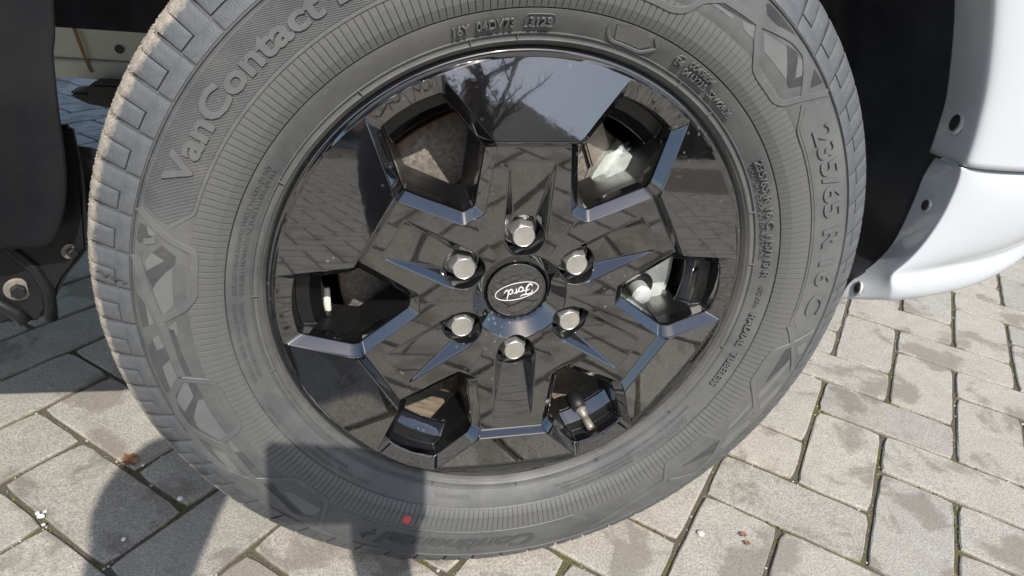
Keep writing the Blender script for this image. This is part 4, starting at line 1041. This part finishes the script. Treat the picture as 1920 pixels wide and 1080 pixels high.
# chassis rail seen under the arch
me = box_mesh('chassis_rail', -2.5, .6, .600, .66, .389, .415, .002); rail = obj('chassis_rail', me, 'primer_white', van); rail['label'] = 'pale painted chassis rail with a brown drip'
me = box_mesh('rail_web', -2.5, .6, .606, .66, .4155, .60, .0015); obj('rail_web', me, 'primer_white', rail)
me = prism('drip_stain', [(-.5265, .46), (-.5215, .46), (-.5145, .4185), (-.5095, .400), (-.5115, .3985), (-.5145, .400), (-.5190, .4185)], .5985, .5995); obj('drip_stain', me, 'rust_stain', rail)
V, F = tube([(-.4720, .6045, .4330), (-.4720, .6065, .4330)], .0062, 20); obj('drain_hole', mesh('drain_hole', V, F), 'screw_black', rail)
me = prism('suspension_arm', [(-.536, .376), (-.528, .370), (-.512, .362), (-.490, .358), (-.40, .352), (-.2, .34), (-.2, .395), (-.505, .392), (-.512, .380), (-.528, .380)], .56, .60, .004); obj('suspension_arm', me, 'black_steel', van)
me = box_mesh('floor_pan', -2.6, .55, .35, 1.35, .60, .64, .005); obj('floor_pan', me, 'primer_white', van)  # unseen floor, cut short of the far side to let skylight underneath

# ================================================================ small things on the paving
def leaf(x, y, rot, s, label, grp=None):
    out = [(0, -.5), (.12, -.32), (.34, -.36), (.22, -.16), (.42, -.02), (.22, .06), (.36, .30), (.14, .24), (.10, .46), (0, .6), (-.08, .42), (-.20, .30), (-.30, .34), (-.24, .10), (-.42, .06), (-.26, -.12), (-.36, -.34), (-.12, -.30)]
    V = []; F = []; n = len(out)
    for px_, py_ in out: V.append((px_ * s, py_ * s, .004 + .25 * s * abs(px_) + .12 * s * math.sin(px_ * 9 + py_ * 7)))
    V.append((0, 0, .003)); m = len(V)
    V += [(a, b, c - .0004) for a, b, c in V[:m]]
    for i in range(n): j = (i + 1) % n; F += [(i, j, n), (m + j, m + i, m + n), (i, m + i, m + j, j)]
    o = obj('dry_leaf', mesh('dry_leaf', V, F), 'dry_leaf', None, (x, y, .001)); o.rotation_euler = (R(6), R(-8), rot); tag(o, label, 'leaf', grp); return o
leaf(-.424, .2099, R(35), .026, 'curled brown dry leaf in a paving joint beside the tyre')
pebble(-.3522, .138, .0040, 'white_stone', 'largest white pebble in the joint beside the tyre')
pebble(-.3999, .0826, .0030, 'white_stone', 'single white pebble lying on a brick beside the tyre')
pebble(-.5016, .1329, .0028, 'white_stone', 'middle-sized white pebble touching the largest of a cluster', 'cluster of white pebbles')
pebble(-.4960, .1275, .0036, 'white_stone', 'largest white pebble of a small cluster in a joint', 'cluster of white pebbles')
pebble(-.4948, .1353, .0019, 'white_stone', 'smallest white pebble of a small cluster in a joint', 'cluster of white pebbles')
pebble(-.4896, .1149, .0024, 'white_stone', 'white pebble lying apart from a small cluster in a joint', 'cluster of white pebbles')
pebble(.2743, .008, .0046, 'grit_stone', 'grey and white stone chip on the brick below the tyre')
pebble(-.4079, .2014, .0024, 'white_stone', 'small white pebble next to the dry leaf')
leaf(.328, -.0021, R(80), .010, 'larger reddish leaf scrap of two beside the stone chip', 'leaf scraps on the brick')
leaf(.3265, -.0153, R(10), .008, 'smaller reddish leaf scrap of two beside the stone chip', 'leaf scraps on the brick')
# dried sand grains stuck on the tread shoulder
def tread_sand():
    V, F = [], []; q = random.Random(21)
    for _ in range(2400):
        a = q.gauss(150, 26)
        if not 88 < a < 215: continue
        t = q.random() ** .6; sidx = t
        r = .3395 + .0125 * t; p = float(np.interp(r, [.336, .340, .3455, .3490, .3508, .3522], [.0040, .0012, -.0030, -.0082, -.0150, -.028]))
        g = q.uniform(.0002, .0007) * (.5 + .6 * t); k = len(V); ca, sa = math.cos(R(a)), math.sin(R(a))
        for x, y, z in iv: V.append(((r + g * z * .8) * ca + g * x * q.uniform(.7, 1.2), -p + g * y * q.uniform(.7, 1.2), (r + g * z * .8) * sa + g * x * .3))
        F += [tuple(i + k for i in f) for f in ifc]
    simple('dried_sand', (.35, .31, .255), .9, 0, .5, 60)
    o = obj('dried_sand', mesh('dried_sand', V, F), 'dried_sand', tyre); o['kind'] = 'stuff'
tread_sand()

# ================================================================ photographer (seen as shadow and reflection)
simple('skin', (.52, .33, .25), .5, 0, .1, 30); simple('jacket_cloth', (.018, .021, .03), .8, 0, .3, 60); simple('denim', (.022, .028, .045), .85, 0, .3, 200); simple('shoe_leather', (.03, .03, .03), .5, 0, .2); simple('hair', (.035, .022, .015), .6, 0, .4, 200); simple('phone_glass', (.01, .01, .012), .12, 0, .1); 
person = thing('person', 'person in dark jacket and jeans crouching with a phone raised', 'person', (-.35, -1.1, 0))
def skinned(name, joints, edges, mat, root=0, sub=1):
    me = bpy.data.meshes.new(name); names = list(joints); me.from_pydata([Vector(joints[n][0]) - Vector((-.35, -1.1, 0)) for n in names], [(names.index(a), names.index(b)) for a, b in edges], [])
    o = obj(name, me, None, person); o.modifiers.new('skin', 'SKIN')
    for n, sv in zip(names, me.skin_vertices[0].data):
        r = joints[n][1]; sv.radius = (r, r) if isinstance(r, float) else r; sv.use_root = (n == names[root])
    m2 = o.modifiers.new('sub', 'SUBSURF'); m2.levels = m2.render_levels = sub
    dg = bpy.context.evaluated_depsgraph_get(); m3 = bpy.data.meshes.new_from_object(o.evaluated_get(dg)); o.modifiers.clear(); o.data = m3; m3.name = name
    m3.materials.clear(); m3.materials.append(MATS[mat]); m3.shade_smooth(); return o
J = dict(pelvis=((-.37, -1.26, .34), .135), waist=((-.36, -1.17, .50), .125), chest=((-.345, -1.05, .68), .145), neck0=((-.33, -.93, .79), .070), neck=((-.322, -.86, .825), .058),
 shR=((-.17, -.99, .72), .070), elR=((-.035, -.80, .545), .046), wrR=((-.078, -.605, .585), .030), shL=((-.52, -1.00, .72), .070), elL=((-.555, -.82, .53), .046), wrL=((-.50, -.70, .53), .030),
 hipR=((-.27, -1.24, .34), .098), knR=((-.20, -.88, .485), .062), anR=((-.21, -1.08, .10), .042), toR=((-.20, -.90, .04), .035), hipL=((-.47, -1.24, .34), .098), knL=((-.56, -.92, .47), .062), anL=((-.55, -1.10, .10), .042), toL=((-.56, -.92, .04), .035))
E_ = [('pelvis', 'waist'), ('waist', 'chest'), ('chest', 'neck0'), ('neck0', 'neck'), ('chest', 'shR'), ('shR', 'elR'), ('elR', 'wrR'), ('chest', 'shL'), ('shL', 'elL'), ('elL', 'wrL'), ('pelvis', 'hipR'), ('hipR', 'knR'), ('knR', 'anR'), ('anR', 'toR'), ('pelvis', 'hipL'), ('hipL', 'knL'), ('knL', 'anL'), ('anL', 'toL')]
head = dict(h0=((-.320, -.825, .850), .055), h1=((-.318, -.775, .885), .074), h2=((-.317, -.765, .935), .078), h3=((-.317, -.775, .975), .062), ch=((-.317, -.735, .845), .036), ns=((-.317, -.690, .905), .013))
JJ = {**J, **head}
# right hand: palm and five fingers closed round the phone's lower right side, left hand on the knee
hand = dict(paR=((-.085, -.568, .605), .026))
fing = []
for k, (dx, ln) in enumerate(((-.026, .050), (-.010, .058), (.006, .055), (.021, .045))):
    b0 = Vector((-.085 + dx, -.552, .622)); n0, n1, n2 = 'f%da' % k, 'f%db' % k, 'f%dc' % k
    hand[n0] = (tuple(b0), .0095); hand[n1] = (tuple(b0 + Vector((0, .022, ln * .45))), .0088); hand[n2] = (tuple(b0 + Vector((0, .018, ln))), .0078); fing += [('paR', n0), (n0, n1), (n1, n2)]
hand['th0'] = ((-.060, -.570, .620), .0105); hand['th1'] = ((-.055, -.562, .645), .0095); hand['th2'] = ((-.072, -.556, .668), .0085); fing += [('paR', 'th0'), ('th0', 'th1'), ('th1', 'th2'), ('wrR', 'paR')]
hand['paL'] = ((-.485, -.675, .515), .027); fing.append(('wrL', 'paL'))
for k in range(4):
    x = -.51 + k * .017; n0, n1 = 'g%da' % k, 'g%db' % k; hand[n0] = ((x, -.650, .505), .0095); hand[n1] = ((x, -.615, .485), .008); fing += [('paL', n0), (n0, n1)]
hand['gt'] = ((-.455, -.670, .505), .010); fing.append(('paL', 'gt'))
skinned('body', {**JJ, **hand}, E_ + [('neck', 'h0'), ('h0', 'h1'), ('h1', 'h2'), ('h2', 'h3'), ('h1', 'ch'), ('h2', 'ns')] + fing, 'skin', 0, 1)
def grow(names, k): return {n: (J[n][0], J[n][1] + k) for n in names}
skinned('jacket', grow(['waist', 'chest', 'neck0', 'shR', 'elR', 'wrR', 'shL', 'elL', 'wrL'], .020), [e for e in E_ if all(n in ('waist', 'chest', 'neck0', 'shR', 'elR', 'wrR', 'shL', 'elL', 'wrL') for n in e)], 'jacket_cloth', 1)
tn = ['pelvis', 'waist', 'hipR', 'knR', 'anR', 'hipL', 'knL', 'anL']; skinned('trousers', grow(tn, .014), [e for e in E_ if all(n in tn for n in e)], 'denim')
for a, b in (('anR', 'toR'), ('anL', 'toL')): 
    hz = Vector(J[a][0]); tz = Vector(J[b][0]); skinned('shoe', {'a': ((hz.x, hz.y - .03, .05), .046), 'b': ((hz.x, hz.y + .03, .055), .046), 'c': (tuple(tz), .040), 'd': ((tz.x, tz.y + .06, .035), .032)}, [('a', 'b'), ('b', 'c'), ('c', 'd')], 'shoe_leather')
skinned('hair', {'a': ((-.318, -.835, .885), .062), 'b': ((-.317, -.800, .945), .082), 'c': ((-.317, -.770, .985), .066), 'd': ((-.317, -.725, .985), .036)}, [('a', 'b'), ('b', 'c'), ('c', 'd')], 'hair')
# phone in the right hand
bm = bmesh.new(); add_box(bm, -.079, .079, -.038, .038, -.0042, .0042); bmesh.ops.bevel(bm, geom=list(bm.edges), offset=.0035, segments=2, affect='EDGES'); me = from_bm('phone_body', bm)
lens = cam.matrix_world.translation.copy(); pc_ = lens + right * .034 + up * .017 - fwd * .0105
ph = thing('phone', 'black phone held out in landscape by the crouching person', 'phone', pc_)
ph.matrix_world = Matrix(((right.x, up.x, -fwd.x, pc_.x), (right.y, up.y, -fwd.y, pc_.y), (right.z, up.z, -fwd.z, pc_.z), (0, 0, 0, 1)))
obj('phone_body', me, 'phone_glass', ph)
for dx, dy in ((-.034, -.017), (-.058, -.017), (-.058, .004)):
    V, F = tube([(dx, dy, -.0040), (dx, dy, -.0056)], [.0075, .007], 16); obj('camera_lens', mesh('camera_lens', V, F), 'phone_glass', ph)

# ================================================================ surroundings mirrored in the wheel
simple('bark', (.06, .045, .035), .9, 0, .4, 8, .5, 30, .01); simple('leaf_green', (.045, .07, .02), .7, 0, .5, 3); simple('leaf_copper', (.13, .045, .028), .7, 0, .4, 3)
simple('brick_wall', (.20, .085, .055), .9, 0, .3, 4); simple('roof_tile', (.035, .03, .03), .8, 0, .3, 6); simple('render_dark', (.05, .055, .06), .8, 0, .2, 2); simple('window_glass', (.02, .025, .03), .1, 0, .1); simple('frame_white', (.7, .7, .68), .5, 0, .05)
def tree(x, y, h, label, leaves=0, mat='leaf_green', seed=1, crown_r=2.2, crown_z=.65):
    q = random.Random(seed); t = thing('tree', label, 'tree', (x, y, 0)); V, F = [], []
    tips = []
    def br(p, d, ln, r, lev):
        n = 4; pts = [p]; cur = p.copy(); dd = d.copy()
        for i in range(n):
            dd = (dd + Vector((q.uniform(-.14, .14), q.uniform(-.14, .14), q.uniform(-.03, .12)))).normalized(); cur = cur + dd * (ln / n); pts.append(cur.copy())
        v, f = tube(pts, [r * (1 - .5 * i / n) for i in range(n + 1)], 7 if lev < 2 else 4, False); k = len(V); V.extend(v); F.extend([tuple(a + k for a in g) for g in f]); tips.append(cur)
        if lev < (4 if leaves else 3):
            for _ in range((5, 4, 3, 3)[lev] if leaves else (6, 5, 4)[lev]):
                i = q.randrange(1, n + 1); b = pts[i]; s_ = Vector((q.uniform(-1, 1), q.uniform(-1, 1), q.uniform(-.1, .8))).normalized()
                br(b, (dd * .55 + s_ * .75).normalized(), ln * q.uniform(.45, .68) * (1 if leaves else .62), r * (.48 if leaves else .36), lev + 1)
    br(Vector((0, 0, 0)), Vector((0, 0, 1)), h * .55, h * .018, 0)
    obj('trunk', mesh('trunk', V, F, True), 'bark', t)
    if leaves:
        V, F = [], []
        for _ in range(leaves):
            b = q.choice(tips) + Vector((q.gauss(0, .28), q.gauss(0, .28), q.gauss(0, .28))); s_ = q.uniform(.05, .12); u = Vector((q.gauss(0, 1), q.gauss(0, 1), q.gauss(0, 1))).normalized(); w_ = u.orthogonal().normalized(); k = len(V)
            V += [b - u * s_, b + w_ * s_ * .6, b + u * s_, b - w_ * s_ * .6]; F.append((k, k + 1, k + 2, k + 3))
        obj('crown', mesh('crown', V, F), mat, t)
    return t
tree(1.9, -13.0, 9.5, 'tall bare tree beside the dark house', 0, 'bark', 5)
tree(-.1, -15.5, 6.8, 'copper-leaved tree behind the bare tree', 7000, 'leaf_copper', 8)
tree(-4.5, -15.0, 7.0, 'green leafy tree beside the brick house', 9000, 'leaf_green', 12)
tree(13.0, -8.0, 6.5, 'green leafy tree behind the right hedge', 8000, 'leaf_green', 15)
def house(x0, x1, y0, y1, hw, hr, wall, label):
    t = thing('house', label, 'house', ((x0 + x1) / 2, (y0 + y1) / 2, 0)); cx, cy = (x0 + x1) / 2, (y0 + y1) / 2; a, b = (x1 - x0) / 2, (y1 - y0) / 2
    obj('wall', box_mesh('wall', -a, a, -b, b, 0, hw), wall, t)
    rf = obj('roof', mesh('roof', [(-a - .3, -b - .3, hw), (a + .3, -b - .3, hw), (a + .3, b + .3, hw), (-a - .3, b + .3, hw), (-a + .6, 0, hr), (a - .6, 0, hr)], [(0, 1, 5, 4), (2, 3, 4, 5), (1, 2, 5), (3, 0, 4), (3, 2, 1, 0)]), 'roof_tile', t)
    obj('chimney', box_mesh('chimney', -.3, .3, -.3, .3, hr - .8, hr + .5), 'brick_wall', rf)
    n = int((x1 - x0) / 1.8)
    for k in range(n):
        xx = -a + (k + .5) * 2 * a / n
        o = obj('window', box_mesh('window', xx - .5, xx + .5, b + .002, b + .05, .95, 2.2), 'frame_white', t); obj('pane', box_mesh('pane', xx - .43, xx + .43, b + .051, b + .055, 1.02, 2.13), 'window_glass', o)
    return t
house(.9, 4.9, -21, -14.5, 4.3, 6.6, 'render_dark', 'dark rendered house with grey roof behind the trees')
house(-14, -6, -24, -17, 3.4, 6.2, 'brick_wall', 'long brick house with grey roof')
def hedge(x0, x1, y0, y1, h, label, seed):
    q = random.Random(seed); t = thing('hedge', label, 'hedge', ((x0 + x1) / 2, (y0 + y1) / 2, 0)); a, b = (x1 - x0) / 2, (y1 - y0) / 2; V, F = [], []
    obj('stems', box_mesh('stems', -a + .15, a - .15, -b + .15, b - .15, 0, h - .2), 'bark', t)
    for _ in range(int(1500 * (a + b))):
        c_ = Vector((q.uniform(-a, a), q.uniform(-b, b), q.uniform(.02, h))); 
        m_ = q.randrange(3)
        if m_ == 0: c_.z = h + q.gauss(0, .06)
        elif b < a: c_.y = q.choice((-b, b)) + q.gauss(0, .06)
        else: c_.x = q.choice((-a, a)) + q.gauss(0, .06)
        s_ = q.uniform(.04, .09); u = Vector((q.gauss(0, 1), q.gauss(0, 1), q.gauss(0, 1))).normalized(); w_ = u.orthogonal().normalized(); k = len(V)
        V += [c_ - u * s_, c_ + w_ * s_ * .6, c_ + u * s_, c_ - w_ * s_ * .6]; F.append((k, k + 1, k + 2, k + 3))
    obj('foliage', mesh('foliage', V, F), 'leaf_green', t)
hedge(-16, 1.5, -13.0, -12.0, 1.7, 'long clipped hedge in front of the brick house', 3)
hedge(9.5, 10.5, -12, 6, 1.8, 'long clipped hedge at the edge of the paving', 4)
